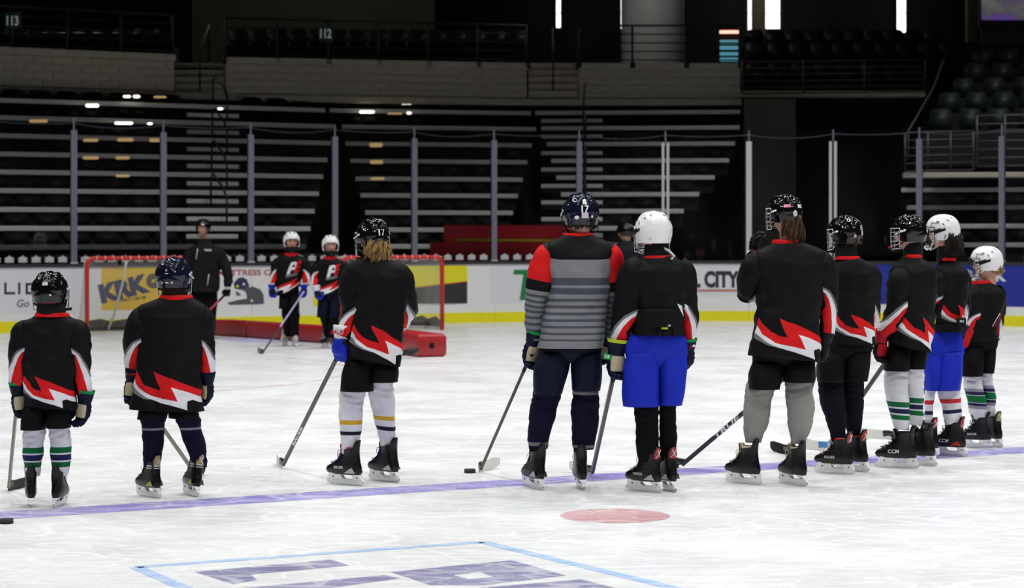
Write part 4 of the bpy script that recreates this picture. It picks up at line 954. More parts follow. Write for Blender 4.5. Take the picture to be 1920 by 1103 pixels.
        if cage:
            def cg(az, z):
                r = 1.0+.05*math.sin((z+1.2)*1.6); return L(1.0*math.sin(az)*r, (.10+1.10*math.cos(az))*r, z)
            b = MB(); w = .019*A
            lim = 1.45
            for z in (.10, -.16, -.42, -.68, -.94, -1.2): b.tube([cg(a, z-.10*math.cos(a)*(z < -.5)) for a in np.linspace(-lim, lim, 17)], w*(1.5 if z in (.10, -1.2) else 1), 5)
            for a in (-1.45, -1.05, -.7, -.35, 0, .35, .7, 1.05, 1.45): b.tube([cg(a, z) for z in np.linspace(.10, -1.2-.10*math.cos(a), 8)], w*(1.5 if abs(a) > 1.4 else 1), 5)
            b.build('face_cage', cage, h)
            b = MB(); b.tube([L(x, 1.12-.3*x*x, -1.28) for x in (-.5, -.25, 0, .25, .5)], [.08*A, .16*A, .2*A, .16*A, .08*A], 8); b.build('chin_cup', HW if m is HW else DARK, h)
            for sd in (-1, 1): b = MB(); b.tube([L(sd*1.03, -.2, -.02), L(sd*1.07, .25, -.16), L(sd*1.06, .55, -.26)], [(.03*A, .07*A)]*3, 6); b.build('cage_clip', DARK if m is HW else CHROME, h)
        if m is HW and not vents:
            for az_, el_, dz, de in ((.95, .62, .10, .05), (1.25, .30, .05, .10), (1.62, .52, .13, .03), (.55, .85, .05, .10), (-.55, .85, .05, .10), (-.95, .55, .08, .06), (2.05, .22, .04, .09)):
                b = MB(); b.tube([s._hpt(PI+az_-dz, el_-de, .998), s._hpt(PI+az_, el_, 1.006), s._hpt(PI+az_+dz, el_+de, .998)], [.0018, .0036, .0018], 6); b.build('vent_slot', DARK, h)
            b = MB(); b.tube([s._hpt(PI+1.15, -.02, 1.015), s._hpt(PI+1.45, -.10, 1.02), s._hpt(PI+1.8, -.20, 1.03)], [(.003, .010)]*3, 6); b.build('side_strap', DARK, h)
        if panel:
            b = MB(); R = []
            for e in np.linspace(.95, panel[0], 12): R.append([s._hpt(PI+a, e, 1.012) for a in np.linspace(-.16, .16, 6)])
            b.grid(R, False); b.build('back_panel', panel[1], h)
        if number:
            text_on('number', number[0], .1, lambda x, y: s._hpt(PI+number[1]-x/A, number[2]+y/A, 1.02), PRINT_W, h, .003, 0, fith=number[3]*A*1.25, fitw=number[3]*A*1.5)
        for q in stickers:      # az offset from the back, elevation, half width, half height, material, round
            az, el, hw, hh, mm, rd = q; n = 18 if rd else 4; b = MB()
            if rd: ring = [(hw*math.cos(2*PI*i/n), hh*math.sin(2*PI*i/n)) for i in range(n)]; b.poly([s._hpt(PI+az-x, el+y, 1.012) for x, y in ring])
            else: b.grid([[s._hpt(PI+az-x, el+y, 1.014) for x in np.linspace(-hw, hw, 6)] for y in (-hh, 0, hh)], False)
            b.build('sticker', mm, h)
    def hair(s, m, y0, y1, width, n=90, flow=0.0, curl=0.01, spread=1.0, back=1.0):
        A = s.ha; b = MB(); rg = s.rng
        for i in range(n):
            cl = rg.randrange(14); a = PI+width*max(-1, min(1, (cl-6.5)/7+rg.gauss(0, .07))); el = rg.uniform(-.48, -.2); p0 = s._hpt(a, el, rg.uniform(.72, .95)); ck = math.sin(cl*2.7); d = (p0-s.hc); d.z = 0; d.normalize()
            L_ = (y1-y0)*s.k*rg.uniform(.65, 1.0)*(1+.16*ck); sw = ck*.7+rg.uniform(-.3, .3); pts = []
            ph = cl*1.3+rg.uniform(-.5, .5)
            for j in range(7):
                t = j/6; pts.append(p0+d*(.035*spread*t*back-.02*t*t)+Vector((sw*.03*t+flow*t+curl*math.sin(6*t+ph), curl*math.cos(6*t+ph), -L_*t)))
            b.tube(pts, [.0022, .0028, .003, .003, .0027, .002, .0007], 4, (cl*7+i) % 3 if rg.random() < .6 else cl % 3)
        bc = m.node_tree.nodes['Mix'].inputs['A'].default_value
        b.build('hair', [m, mat(m.name+'_deep', tuple(x*.55 for x in bc[:3]), .5, var=.3, scale=60, spec=.2), mat(m.name+'_light', tuple(min(1, x*1.9) for x in bc[:3]), .5, var=.3, scale=60, spec=.2)], s.e)
    # ---------------------------------------------------------------- hands and feet
    def glove(s, sd, px, py, dd, fingers, m, cuff, palm=TAN, scale=1.0, grip=.7, roll=0.0, word=None, trim=None):
        """sd +1 right hand; fingers: direction of the fingers; back of the hand faces away from the body"""
        o = s.P(px, py, dd); z = -Vector(fingers).normalized()
        out = Vector((sd, 0, 0)); out.rotate(Matrix.Rotation(-roll*1.7, 3, 'Z')); x = (out-z*out.dot(z)).normalized(); y = z.cross(x)*sd; 
        y = z.cross(x)*sd
        M = Matrix((x, y, z)).transposed(); S = scale
        T = lambda a, b_, c: o+M @ Vector((a*S, b_*S, c*S))
        b = MB(); R = []
        for zz, rx, ry, cx in ((.005, .036, .046, 0), (-.02, .040, .052, .002), (-.032, .036, .050, .002), (-.045, .041, .054, .002), (-.062, .037, .051, 0), (-.078, .040, .052, -.002), (-.095, .032, .048, -.006), (-.108, .022, .042, -.010)):
            R.append([T(cx+rx*math.copysign(abs(math.cos(q))**.75, math.cos(q)), ry*math.copysign(abs(math.sin(q))**.75, math.sin(q)), zz) for q in np.linspace(0, 2*PI, 25)[:-1]])
        b.grid(R, True, 0, True, True)
        g = grip
        for i, (yy, L_) in enumerate(((.036, .078), (.012, .088), (-.012, .082), (-.034, .068))):
            pts = []; p = Vector((-.004, yy, -.092)); ang = .18; pts.append(p.copy()); rad = [.0165*1.05]
            for seg in range(3):
                ang += g*(.55, .95, .8)[seg]; st = L_*(.42, .33, .28)[seg]; dv = Vector((-math.sin(ang), 0, -math.cos(ang)))
                for h_ in (.5, 1.0): pts.append(p+dv*st*h_); rad.append(.0185 if h_ == .5 else .0145)
                p = p+dv*st
            rad[-1] = .009
            b.tube([T(*q) for q in pts], [r*S for r in rad], 9)
        pts = [(-.008, .040, -.030), (-.016, .060, -.052), (-.030, .066, -.078), (-.046, .058, -.100), (-.052, .050, -.108)]
        b.tube([T(*q) for q in pts], [r*S for r in (.018, .021, .019, .016, .008)], 9)
        gl = b.build('hockey_glove', m, s.e)
        b = MB(); R = []
        for zz, rx, ry in ((.0, .037, .046), (.02, .044, .054), (.055, .052, .060), (.085, .057, .064), (.088, .050, .057), (.04, .042, .05)):
            R.append([T(rx*math.cos(q), ry*math.sin(q), zz) for q in np.linspace(0, 2*PI, 25)[:-1]])
        b.grid(R, True, 0, False, False); b.build('cuff', cuff, gl)
        if trim:
            b = MB(); R = []
            for zz, rx, ry in ((.070, .0555, .063), (.090, .060, .067)): R.append([T(rx*math.cos(q), ry*math.sin(q), zz) for q in np.linspace(0, 2*PI, 25)[:-1]])
            b.grid(R, True); b.build('cuff_trim', trim, gl)
        b = MB(); R = []
        for zz, rx, ry, cx in ((-.004, .0372, .0475, 0), (-.02, .0412, .0535, .002), (-.045, .0422, .0555, .002), (-.065, .0385, .0525, 0), (-.080, .0410, .0530, -.002), (-.092, .0345, .0495, -.006)):
            R.append([T(cx+rx*math.copysign(abs(math.cos(q))**.75, math.cos(q)), ry*math.copysign(abs(math.sin(q))**.75, math.sin(q)), zz) for q in np.linspace(PI-1.15, PI+1.15, 13)])
        b.grid(R, False); b.build('palm', palm, gl)
        if word: text_on('lettering', word, .1, lambda x_, y_: T(.056, x_*sd/S*-1*-1, .05+y_/S), word and PRINT_W, gl, .002, 0, fith=.03*S)
        s.bodyparts.tube([T(0, 0, .05), T(0, 0, -.06)], .022*S, 8)
        return T
    def skate(s, px, py, yaw, S=1.0, boot=BOOT, accent=None, tongue=None, lace=PRINT_W, lean=0.0, dd=None, holder=HOLD, heelcap=None, tape=None, word=None):
        """ground point under the ankle"""
        D = F*H/(py-HY); o = W(px, py, D); o.z = 0; s.feet.append((D, yaw))
        M = Matrix.Rotation(math.radians(yaw), 3, 'Z') @ Matrix.Rotation(math.radians(lean), 3, 'Y')
        T = lambda a, b_, c: o+M @ Vector((a*S, b_*S, c*S))
        n = 28; R = []
        for z, y0, y1, hw in ((.069, -.088, .160, .028), (.080, -.096, .180, .037), (.098, -.098, .187, .042), (.118, -.095, .174, .043), (.136, -.089, .138, .041), (.158, -.081, .090, .039), (.185, -.074, .060, .037), (.212, -.070, .046, .038), (.238, -.070, .044, .042)):
            row = []
            for i in range(n):
                a = 2*PI*i/n; sx, cy = math.sin(a), math.cos(a); t = (cy+1)/2
                w = hw*(1-.10*t) if z < .15 else hw
                row.append(T(w*math.copysign(abs(sx)**.75, sx), y0+(y1-y0)*(.5+.5*math.copysign(abs(cy)**.85, cy)), z+(.012*max(0, -cy)-.010*max(0, cy) if z > .2 else 0)))
            R.append(row)
        b = MB(); b.grid(R, True, 0, True, False); bt = b.build('skate_boot', boot, s.e)
        GR = ((.150, .026, -.0880), (.185, .033, -.0790), (.215, .035, -.0755), (.245, .033, -.0785), (.268, .028, -.0850), (.286, .021, -.0910), (.296, .011, -.0945))
        b = MB(); b.grid([[T(w*x, yy+.020*x*x, z) for x in np.linspace(-1, 1, 11)] for z, w, yy in GR]+[[T(w*.9*x, yy+.010+.020*x*x, z-.003) for x in np.linspace(-1, 1, 11)] for z, w, yy in GR[::-1][:5]], False)
        b.build('tendon_guard', boot, bt)
        if accent:
            b = MB(); b.grid([[T(w*x*.78, yy+.020*x*x*.6-.0015, z) for x in np.linspace(-1, 1, 9)] for z, w, yy in GR[2:6]], False); b.build('guard_emblem', accent, bt)
            b = MB(); b.tube([T(-.020, -.076, .222), T(0, -.084, .245), T(.014, -.089, .272)], .0026*S, 5); b.tube([T(.020, -.076, .222), T(0, -.084, .245), T(-.014, -.089, .272)], .0026*S, 5); b.build('guard_cross', PRINT_W, bt)
        b = MB(); b.grid([[T(w*x, yy+.012*(1-x*x)-.004, z) for x in np.linspace(-1, 1, 7)] for z, w, yy in ((.128, .028, .140), (.150, .031, .098), (.180, .033, .064), (.212, .034, .050), (.238, .034, .050), (.256, .031, .056), (.266, .022, .060))]+[[T(w*x, yy+.012*(1-x*x)-.006, z) for x in np.linspace(-1, 1, 7)] for z, w, yy in ((.262, .022, .050), (.22, .032, .036))], False); b.build('tongue', tongue or boot, bt)
        b = MB(); b.grid([[T(w*math.sin(2*PI*i/20), -.012+l*math.cos(2*PI*i/20), z) for i in range(20)] for z, w, l in ((.222, .0365, .053), (.246, .037, .054), (.250, .031, .047))], True); b.build('ankle_lining', tongue or DARK, bt)
        def side(poly, wt, wb, zt, zb_):
            L_, R_ = [], []
            for y, z in poly:
                w = wb+(wt-wb)*max(0, min(1, (z-zb_)/(zt-zb_))); L_.append(T(-w, y, z)); R_.append(T(w, y, z))
            return L_, R_
        b = MB()
        for poly in ([(-.092, .071), (-.030, .071), (-.040, .052), (-.022, .038), (-.104, .038), (-.100, .055)], [(.055, .073), (.150, .077), (.160, .055), (.170, .038), (.030, .038), (.055, .052)], [(-.108, .040), (.174, .040), (.181, .031), (.168, .021), (-.100, .021), (-.112, .031)]):
            A_, B_ = side(poly, .026, .009, .075, .038); b.prism(A_, B_)
        b.build('blade_holder', holder, bt, False)
        b = MB(); bp = [(-.114, .026), (.184, .029), (.188, .020), (.172, .006), (.14, .001), (.02, 0), (-.08, 0), (-.103, .003), (-.116, .015)]; b.prism([T(-.0016, y, z) for y, z in bp], [T(.0016, y, z) for y, z in bp]); b.build('skate_blade', STEEL, bt, False)
        for q in ((-.075, .052), (.12, .052)):
            b = MB(); b.box(T(0, q[0], q[1]), (.040*S, .006*S, .010*S), M, 0, .001); b.build('holder_slot', DARK, bt, False)
        b = MB()
        for i in range(6):
            t = i/5; y = .140-.088*t; z = .140+.082*t-.02*math.sin(PI*t); sg = 1 if i % 2 else -1
            b.tube([T(-.031*sg, y-.014, z-.012), T(0, y+.010, z+.004), T(.031*sg, y-.018, z+.002)], .0032*S, 5)
        for sd in (-1, 1): b.tube([T(0, .064, .222), T(sd*.026, .072, .222), T(sd*.040, .066, .200), T(sd*.034, .062, .176), T(sd*.012, .070, .21)], .0026*S, 5)
        b.build('laces', lace, bt)
        if heelcap:
            for sd in (-1, 1):
                b = MB(); b.poly([T(sd*.0432, y, z) for y, z in ((-.080, .082), (.010, .080), (-.028, .106), (-.055, .118))]); b.build('side_flash', heelcap, bt, False)
        if word:
            for sd in (-1, 1): text_on('lettering', word, .1, lambda x, y: T(sd*.0445, .055-sd*-1*(-x)*1.0 if sd > 0 else .055-x, .116+y), PRINT_W, bt, .001, .1, fitw=.075)
        if tape:
            b = MB(); b.grid([[T(w*math.sin(2*PI*i/24), -.014+l*math.cos(2*PI*i/24), z) for i in range(24)] for z, w, l in ((.198, .041, .066), (.204, .042, .066))], True); b.grid([[T(w*math.sin(2*PI*i/24), -.014+l*math.cos(2*PI*i/24), z) for i in range(24)] for z, w, l in ((.212, .0415, .065), (.220, .042, .065))], True); b.build('ankle_tape', tape, bt)
        s.bodyparts.tube([T(0, -.02, .205), T(0, .0, .135), T(0, .09, .108)], [.026*S, .026*S, .020*S], 8)
    def finish(s, skin=SKIN, voxel=.016):
        for i, (a, k) in enumerate(s.socks):
            D, yaw = s.feet[i]; d0 = D-s.D+.024*(abs(yaw) < 90)-.024*(abs(yaw) > 90); k = dict(k); k.setdefault('dd', d0); k.setdefault('lean', -(D-s.D)*.9); s.make_sock(*a, **k)
        o = s.bodyparts.build('body', skin, s.e)
        md = o.modifiers.new('remesh', 'REMESH'); md.mode = 'VOXEL'; md.voxel_size = voxel; md.use_smooth_shade = True
        dg = bpy.context.evaluated_depsgraph_get(); me = bpy.data.meshes.new_from_object(o.evaluated_get(dg)); o.modifiers.clear(); o.data = me
        if not me.materials: me.materials.append(skin)
        me.polygons.foreach_set('use_smooth', [True]*len(me.polygons))
        if s.face: s.facebits()

def stick(label, top, heel, baz, m=STICK_G, grip=TAPE_K, blade=TAPE_K, blen=.29, low=None, word=None, S=1.0, name='hockey_stick', wcol=PRINT_W, lie=None):
    """top = world point of the butt end, heel = pixel on the ice, baz = heading of the blade"""
    h = W(heel[0], heel[1], GD(heel[1])) if not isinstance(heel, Vector) else heel.copy(); h.z = max(0.0, h.z) if isinstance(heel, Vector) else 0.0
    t = thing(name, label, 'hockey stick', (h.x, h.y, 0), 'hockey sticks held by the players')
    d = (top-h); L = d.length; d.normalize(); hb = h+d*.045
    sideV = d.cross(Vector((0, 0, 1))).normalized(); 
    bd = Vector((-math.sin(math.radians(baz)), math.cos(math.radians(baz)), 0)); nrm = bd.cross(Vector((0, 0, 1))).normalized()
    def shaft(name, a, b_, m_, w=1.0):
        b = MB(); b.tube([h+d*(L*a), h+d*(L*b_)], [(.0145*w*S, .0105*w*S)]*2, 12, sq=.45, up=nrm.cross(d).normalized() if abs(nrm.dot(d)) < .95 else None); return b.build(name, m_, t, True, 40)
    s0 = .045/L
    o = shaft('shaft', s0 if not low else .42, .87, m)
    if low: shaft('lower_shaft', s0, .42, low)
    shaft('grip_tape', .87, 1.0, grip, 1.12); b = MB(); b.tube([h+d*(L*.985), h+d*(L*1.006)], [.019*S, .017*S], 10); b.build('butt_end', grip, t)
    b = MB(); A, B_ = [], []; rows = []
    for i in range(11):
        q = i/10; c = h+bd*(blen*S*q)+nrm*(.035*S*q*q); hgt = (.062+.012*math.sin(PI*q*.8))*S*(1 if i < 9 else (.86 if i == 9 else .55)); th = (.012-.007*q)*S/2
        z0 = 0.0+.012*q*q+(.0 if i < 9 else (.006 if i == 9 else .02)); back = d*0
        rows.append([c+nrm*-th+Vector((0, 0, z0)), c+nrm*th+Vector((0, 0, z0)), c+nrm*th*.8+Vector((0, 0, z0+hgt)), c-nrm*th*.8+Vector((0, 0, z0+hgt))])
    b.grid(rows, True, 0, True, True); b.build('blade', blade, t, False)
    b = MB(); b.tube([h+bd*.05*S+nrm*.001+Vector((0, 0, .04)), h+Vector((0, 0, .045)), h+d*.09], [(.03*S, .008*S), (.026*S, .009*S), (.0145*S, .0105*S)], 10, up=nrm.cross(d).normalized()); b.build('hosel', low or m, t)
    if word:
        pos, sz, ln = word[1], word[2], word[3]; face = (Vector((0, 0, H))+Vector((0, 0, 0))-(h+d*L*pos)).normalized(); up = (face-d*face.dot(d)).normalized(); ax = d if word[4] > 0 else -d; vv = up.cross(ax)
        nn = [x for x in (nrm.cross(d).normalized(), d.cross(nrm.cross(d)).normalized())]
        text_on('lettering', word[0], .05, lambda x, y: h+d*(L*pos)+ax*x+vv*y+up*.0155*S, wcol, t, .001, .15, fitw=ln, fith=sz)
    return t
FOAM_RED = mat('sticker_pink', (.75, .22, .40), .5); STK_W = mat('sticker_white', (.72, .72, .70), .45, var=.25, scale=120); STK_P = mat('sticker_rose', (.62, .36, .38), .5, var=.4, scale=150); STK_F = mat('sticker_flag', (.60, .52, .58), .5, var=.6, scale=160)
GOLDA = mat('boot_gold', (.35, .28, .08), .35); REDA = mat('boot_red', (.36, .015, .012), .35); GREYA = mat('boot_silver', (.45, .45, .47), .35, .3); LACE_R = mat('lace_red', (.45, .02, .06), .7); LACE_B = mat('lace_blue', (.02, .06, .42), .7); LACE_T = mat('lace_cream', (.55, .48, .34), .8); BOOTL = mat('boot_light', (.42, .41, .38), .5)
GRP = 'players lined up on the blue line'
# ---- 1 small player at the left edge
p = Person('small player at the far left with green cuffed gloves and green striped white socks', 88, 951, seed=1, group=GRP)
p.jersey([(764, 46, 143), (735, 47, 143), (700, 50, 141), (670, 52, 139), (640, 49, 141), (620, 45, 146), (608, 47, 145), (600, 56, 138), (594, 64, 130), (588, 70, 126)],
    [(-1, [(60, 604, .0, 14), (44, 614, 0, 21), (36, 645, 0, 19.5), (34, 680, .01, 18.5), (33, 722, .02, 16.5)]), (1, [(131, 604, 0, 14), (147, 614, 0, 20), (152, 648, 0, 17.5), (154, 690, .01, 16.5), (157, 740, .02, 14.5)])], 'bolt', 0, .105, (-4, 3))
p.collar(594, 66, 130, 8, .085); p.neck(590, 566, 72, 120)
p.pants([(786, 43, 131), (775, 43, 132), (760, 46, 136), (745, 52, 132)], [[(805, 41, 86), (780, 42, 88), (755, 50, 90)], [(802, 88, 132), (780, 87, 133), (755, 90, 130)]], PANT_BLACK, .11)
bd = lambda o: [(839+o, 850+o, B_GREEN), (853+o, 864+o, B_NAVY), (867+o, 877+o, B_GREEN)]
p.sock([(893, 45, 72), (877, 42, 75), (850, 40, 78), (825, 40, 81), (800, 42, 84), (790, 46, 82)], SOCK_WHITE, bd(0)); p.sock([(893, 98, 124), (877, 96, 127), (850, 93, 130), (825, 91, 131), (800, 89, 130), (790, 92, 126)], SOCK_WHITE, bd(-1))
p.head(93.5, 541, 66, -2); p.helmet(HB, CHROME, None, [(0, .30, .16, .10, STK_W, False), (-.30, -.22, .05, .035, STK_W, False)], panel=(.25, mat('panel_satin', (.03, .03, .032), .45)))
b = MB(); b.tube([p.P(112, 577, -.08), p.P(126, 580, -.085), p.P(140, 578, -.08)], [(.006, .010)]*3, 6); b.build('loose_strap', DARK, p.hel)
b = MB(); b.grid([[p._hpt(PI+a, e, .985) for a in np.linspace(-.62, .62, 12)] for e in (-.56, -.60)], False); b.build('red_liner', K_RED, p.hel)
T = p.glove(-1, 34, 742, .02, (.05, .05, -1), G_NAVY, G_NAVY, TAN, .88, .55, .5, trim=G_GREEN); p.glove(1, 157, 757, .02, (-.12, .05, -1), G_NAVY, G_NAVY, TAN, .88, .5, -.5, trim=G_GREEN)
p.skate(58, 950.5, 14, .84, BOOT, None, None, LACE_R, 0); p.skate(110, 950.5, -6, .84, BOOT, None, None, LACE_R, 0)
p.finish()
stick('silver and yellow stick hanging from the hand of the small player at the left', p.P(35, 733, -.02), (16, 921), -22, STICK_S, TAPE_K, STICK_K, .24, word=('STICK', .3, .012, .001, 1) if False else None, S=.85)
# ---- 2
p = Person('player in front of the left goal with navy socks and dark navy helmet', 320, 936, seed=2, group=GRP)
p.jersey([(769, 246, 377), (740, 250, 376), (700, 256, 376), (660, 264, 376), (625, 264, 381), (600, 262, 386), (586, 263, 386), (574, 268, 382), (565, 284, 372), (559, 298, 362), (554, 304, 357)],
    [(-1, [(286, 578, 0, 16), (267, 592, 0, 24), (256, 625, 0, 23), (251, 660, .02, 21), (249, 700, .05, 17.5)]), (1, [(364, 578, 0, 16), (380, 592, 0, 20), (385, 625, .01, 16), (387, 660, .03, 14.5), (387, 706, .06, 13.5)])], 'bolt', 5, .125, (-3, 2))
p.collar(562, 299, 362, 9, .088); p.neck(558, 538, 306, 346, HAIR_DK, 'nape_hair')
p.pants([(779, 257, 373), (765, 256, 372), (745, 262, 368)], [[(785, 258, 312), (760, 262, 318)], [(783, 318, 373), (760, 316, 368)]], PANT_BLACK, .12)
kb = [(803, 807.5, K_LGREY)]
p.sock([(888, 266, 293), (870, 264, 296), (840, 263, 303), (807, 264, 304), (790, 262, 308), (770, 266, 308)], SOCK_NAVY, kb); p.sock([(884, 354, 380), (865, 350, 381), (840, 342, 380), (807, 334, 374), (790, 326, 373), (770, 326, 368)], SOCK_NAVY, kb, tilt=-.12)
p.head(325, 513.5, 64, -10); p.helmet(HN, CHROME, None, [(.02, .22, .05, .07, STK_P, False), (0, .03, .10, .022, STK_W, False), (.30, -.33, .085, .05, STK_P, True), (-.30, -.33, .085, .05, STK_P, True), (0, -.33, .10, .03, STK_W, False)])
p.glove(-1, 247, 716, .05, (-.15, .1, -1), G_NAVY, G_NAVY, TAN, .92, .6, .7); p.glove(1, 385, 722, .07, (-.02, .1, -1), G_NAVY, G_NAVY, TAN, .92, .6, -.3)
p.skate(284, 933, 42, .90, BOOT, GOLDA, None, PRINT_W, 0, tape=TAPE_W, heelcap=mat('flash_lime', (.35, .42, .03), .4)); p.skate(360, 930, 28, .90, BOOT, GOLDA, None, PRINT_W, 8, tape=TAPE_W, heelcap=MATS['flash_lime'])
p.finish()
stick('dark patterned stick slanting behind the legs of the navy socked player', p.P(243, 725, .10), (372, 897), 5, STICK_S, TAPE_K, TAPE_K, .25, S=.9)
# ---- 3
p = Person('long blond haired player with white socks banded gold and black and blue glove', 680, 909, seed=3, group=GRP)
p.jersey([(676, 652, 752), (650, 654, 756), (620, 660, 757), (585, 668, 758), (550, 668, 760), (525, 656, 764), (508, 652, 762), (497, 655, 754), (489, 664, 738), (482, 676, 722)],
    [(-1, [(680, 500, 0, 18), (661, 516, 0, 24), (657, 550, 0, 23), (661, 585, .0, 22), (652, 612, -.02, 18), (644, 632, -.03, 15.5)]), (1, [(732, 500, 0, 18), (751, 514, 0, 21), (762, 545, .02, 18), (765, 580, .10, 17), (752, 606, .22, 15)])], 'bolt', 14, .135, (-10, 12))
p.collar(490, 668, 730, 8, .09, K_BLACK)
p.pants([(702, 642, 745), (690, 641, 746), (670, 646, 750), (655, 652, 746)], [[(733, 638, 701), (705, 640, 702), (675, 650, 704)], [(716, 692, 746), (700, 694, 748), (675, 698, 746)]], PANT_BLACK, .13)
p.sock([(850, 641, 668), (835, 640, 671), (800, 638, 678), (775, 636, 680), (745, 635, 684), (720, 640, 690)], SOCK_WHITE, [(787, 795, B_GOLD), (808, 815, B_BLACK)], wr=.009); p.sock([(846, 710, 739), (830, 707, 740), (790, 698, 740), (765, 693, 739), (735, 688, 737), (705, 690, 735)], SOCK_WHITE, [(782, 790, B_GOLD), (802, 810, B_BLACK)], wr=.009, tilt=.15)
p.head(699, 439, 60, 32); p.helmet(HB, CHROME, ('17', -.02, .12, .30), [(.15, -.30, .16, .12, mat('sticker_dark_floral', (.10, .05, .05), .5, var=.95, scale=90), False), (-.85, .10, .12, .16, STK_P, True)], ridge=.085)
p.hair(HAIR_BL, 453, 489, 1.0, 900, .002, .008, .6)
p.glove(-1, 641, 636, -.03, (-.10, -.05, -1), G_BLUE, G_WHITE, DARK, 1.0, .75, -.6); p.glove(1, 742, 622, .28, (-.5, .3, -.8), G_BLUE, G_WHITE, TAN, .86, .7)
text_on('lettering', 'BAUER', .05, (lambda c: (lambda x, y: c+Vector((x, -.058, y-.02*x))))(p.P(637, 622, -.03)), G_RED, p.e, .0015, .1, fitw=.10, fith=.026)
p.skate(655, 910, 56, .98, BOOT, None, REDA, LACE_B, 0, heelcap=GREYA, word='BAUER'); p.skate(727, 903.5, 46, .98, BOOT, None, REDA, LACE_B, 0, heelcap=GREYA)
p.finish()
stick('long grey stick with pale taped blade reaching left from the blond player', p.P(648, 641, -.07), (528, 878), 20, STICK_G, TAPE_K, TAPE_W, .28, word=('BAUER', .28, .016, .22, 1))
# ---- 4
p = Person('tall player in a grey striped jersey with red shoulder patches', 1050, 920, seed=4, group=GRP)
p.jersey([(652, 1011, 1129), (620, 1016, 1131), (580, 1024, 1135), (540, 1030, 1137), (500, 1032, 1140), (475, 1026, 1146), (462, 1028, 1142), (453, 1036, 1134), (446, 1048, 1120), (440, 1058, 1110)],
    [(-1, [(1050, 454, 0, 18), (1029, 472, 0, 27), (1014, 515, 0, 25), (1007, 555, .01, 23), (1003, 590, .03, 20), (1004, 636, .07, 15)]), (1, [(1120, 454, 0, 18), (1140, 470, 0, 26), (1148, 515, .02, 22), (1150, 555, .05, 19), (1148, 590, .09, 17), (1142, 632, .14, 15)])], 'stripe', 4, .145, (0, 0))
p.collar(445, 1056, 1112, 8, .092)
p.pants([(695, 1003, 1126), (680, 1002, 1127), (655, 1010, 1128), (640, 1016, 1124)], [[(738, 1001, 1055), (715, 1000, 1062), (690, 1001, 1069), (660, 1012, 1072)], [(732, 1071, 1124), (710, 1070, 1127), (690, 1069, 1128), (660, 1072, 1126)]], PANT_NAVY, .14)
p.sock([(845, 992, 1026), (825, 990, 1030), (795, 991, 1038), (765, 995, 1046), (740, 999, 1053), (722, 1002, 1054)], SOCK_NAVY, [(831, 838, K_GREY)]); p.sock([(845, 1076, 1113), (825, 1073, 1118), (795, 1072, 1123), (765, 1072, 1124), (740, 1074, 1121), (722, 1076, 1120)], SOCK_NAVY, [(734, 740, K_GREY), (836, 842, K_GREY)])
p.head(1089, 395, 67, 6); p.helmet(HN, CAGEB, ('17', -.10, .10, .30), [(-.08, .50, .13, .17, STK_W, False), (-.08, -.18, .19, .10, STK_F, False), (.38, -.26, .13, .07, STK_W, True), (.55, .62, .16, .13, STK_W, True), (-.5, -.22, .07, .05, STK_W, True)])
p.hair(HAIR_DK, 420, 437, .9, 320, 0, .002, .2, .1)
p.glove(-1, 1000, 648, .08, (-.25, .15, -1), G_NAVY, G_NAVY, TAN, 1.06, .8, .5, trim=G_GREEN); p.glove(1, 1138, 648, .16, (-.1, .3, -1), G_NAVY, G_NAVY, TAN, .92, .8, -.4, trim=G_GREEN)
p.skate(1003, 917, 26, .98, BOOT, None, None, PRINT_W, 4, heelcap=GREYA); p.skate(1090, 917.5, 8, .98, BOOT, None, None, PRINT_W, -2)
p.finish()
stick('slim dark stick with white blade beside the puck held by the striped jersey player', p.P(996, 665, .05), (899, 886), -22, STICK_G, TAPE_K, TAPE_W, .27)
# ---- 5
p = Person('player in a white helmet and royal blue shorts beside the striped jersey', 1230, 925, seed=5, group=GRP)
p.jersey([(628, 1190, 1284), (610, 1190, 1283), (585, 1194, 1282), (555, 1196, 1284), (530, 1192, 1288), (512, 1186, 1290), (500, 1190, 1286), (491, 1198, 1278), (484, 1208, 1270), (478, 1214, 1262)],
    [(-1, [(1206, 495, 0, 18), (1188, 512, 0, 27), (1178, 555, 0, 26), (1170, 595, .0, 24), (1162, 630, .0, 18), (1158, 648, .0, 14)]), (1, [(1268, 495, 0, 18), (1281, 512, 0, 22), (1290, 555, .0, 18), (1294, 600, .03, 15), (1293, 648, .06, 11.5)])], 'plain', 8, .13, (0, 0), wr=.018)
# the sleeves carry the club flame; the hem is tucked into a black belt
for sd, pth in ((-1, [(1206, 495, 0, 18.6), (1188, 512, 0, 27.6), (1178, 555, 0, 26.6), (1170, 595, .0, 24.8), (1162, 630, .0, 18.8), (1158, 650, .0, 14.8)]), (1, [(1268, 495, 0, 18.6), (1281, 512, 0, 22.6), (1290, 555, .0, 18.6), (1294, 600, .03, 15.8), (1293, 650, .06, 12.3)])):
    V_, T_, I_ = p.sleeve(sd, pth, 'club', 8); add('sleeve_print', V_, T_, JM, p.e, I_, True, True)
p.collar(487, 1206, 1268, 8, .09); p.neck(482, 455, 1210, 1252)
b = p.loft([(628, 1183, 1286), (618, 1185, 1284), (611, 1190, 1280)], lambda t, hw: .135, 36, 5); b.build('belt', PANT_BLACK, p.e)
b = p.loft([(612, 1192, 1280), (596, 1190, 1284), (578, 1196, 1282)], lambda t, hw: .142, 36, 8, wr=.022); b.build('bunched_hem', K_BLACK, p.e)
for x0, w_ in ((1266, 9), (1279, 7)):
    b = MB(); b.poly([p.P(x0, 568, -.152), p.P(x0+w_, 572, -.150), p.P(x0+w_+3, 592, -.150)]); b.build('white_flash', K_WHITE, p.e, False)
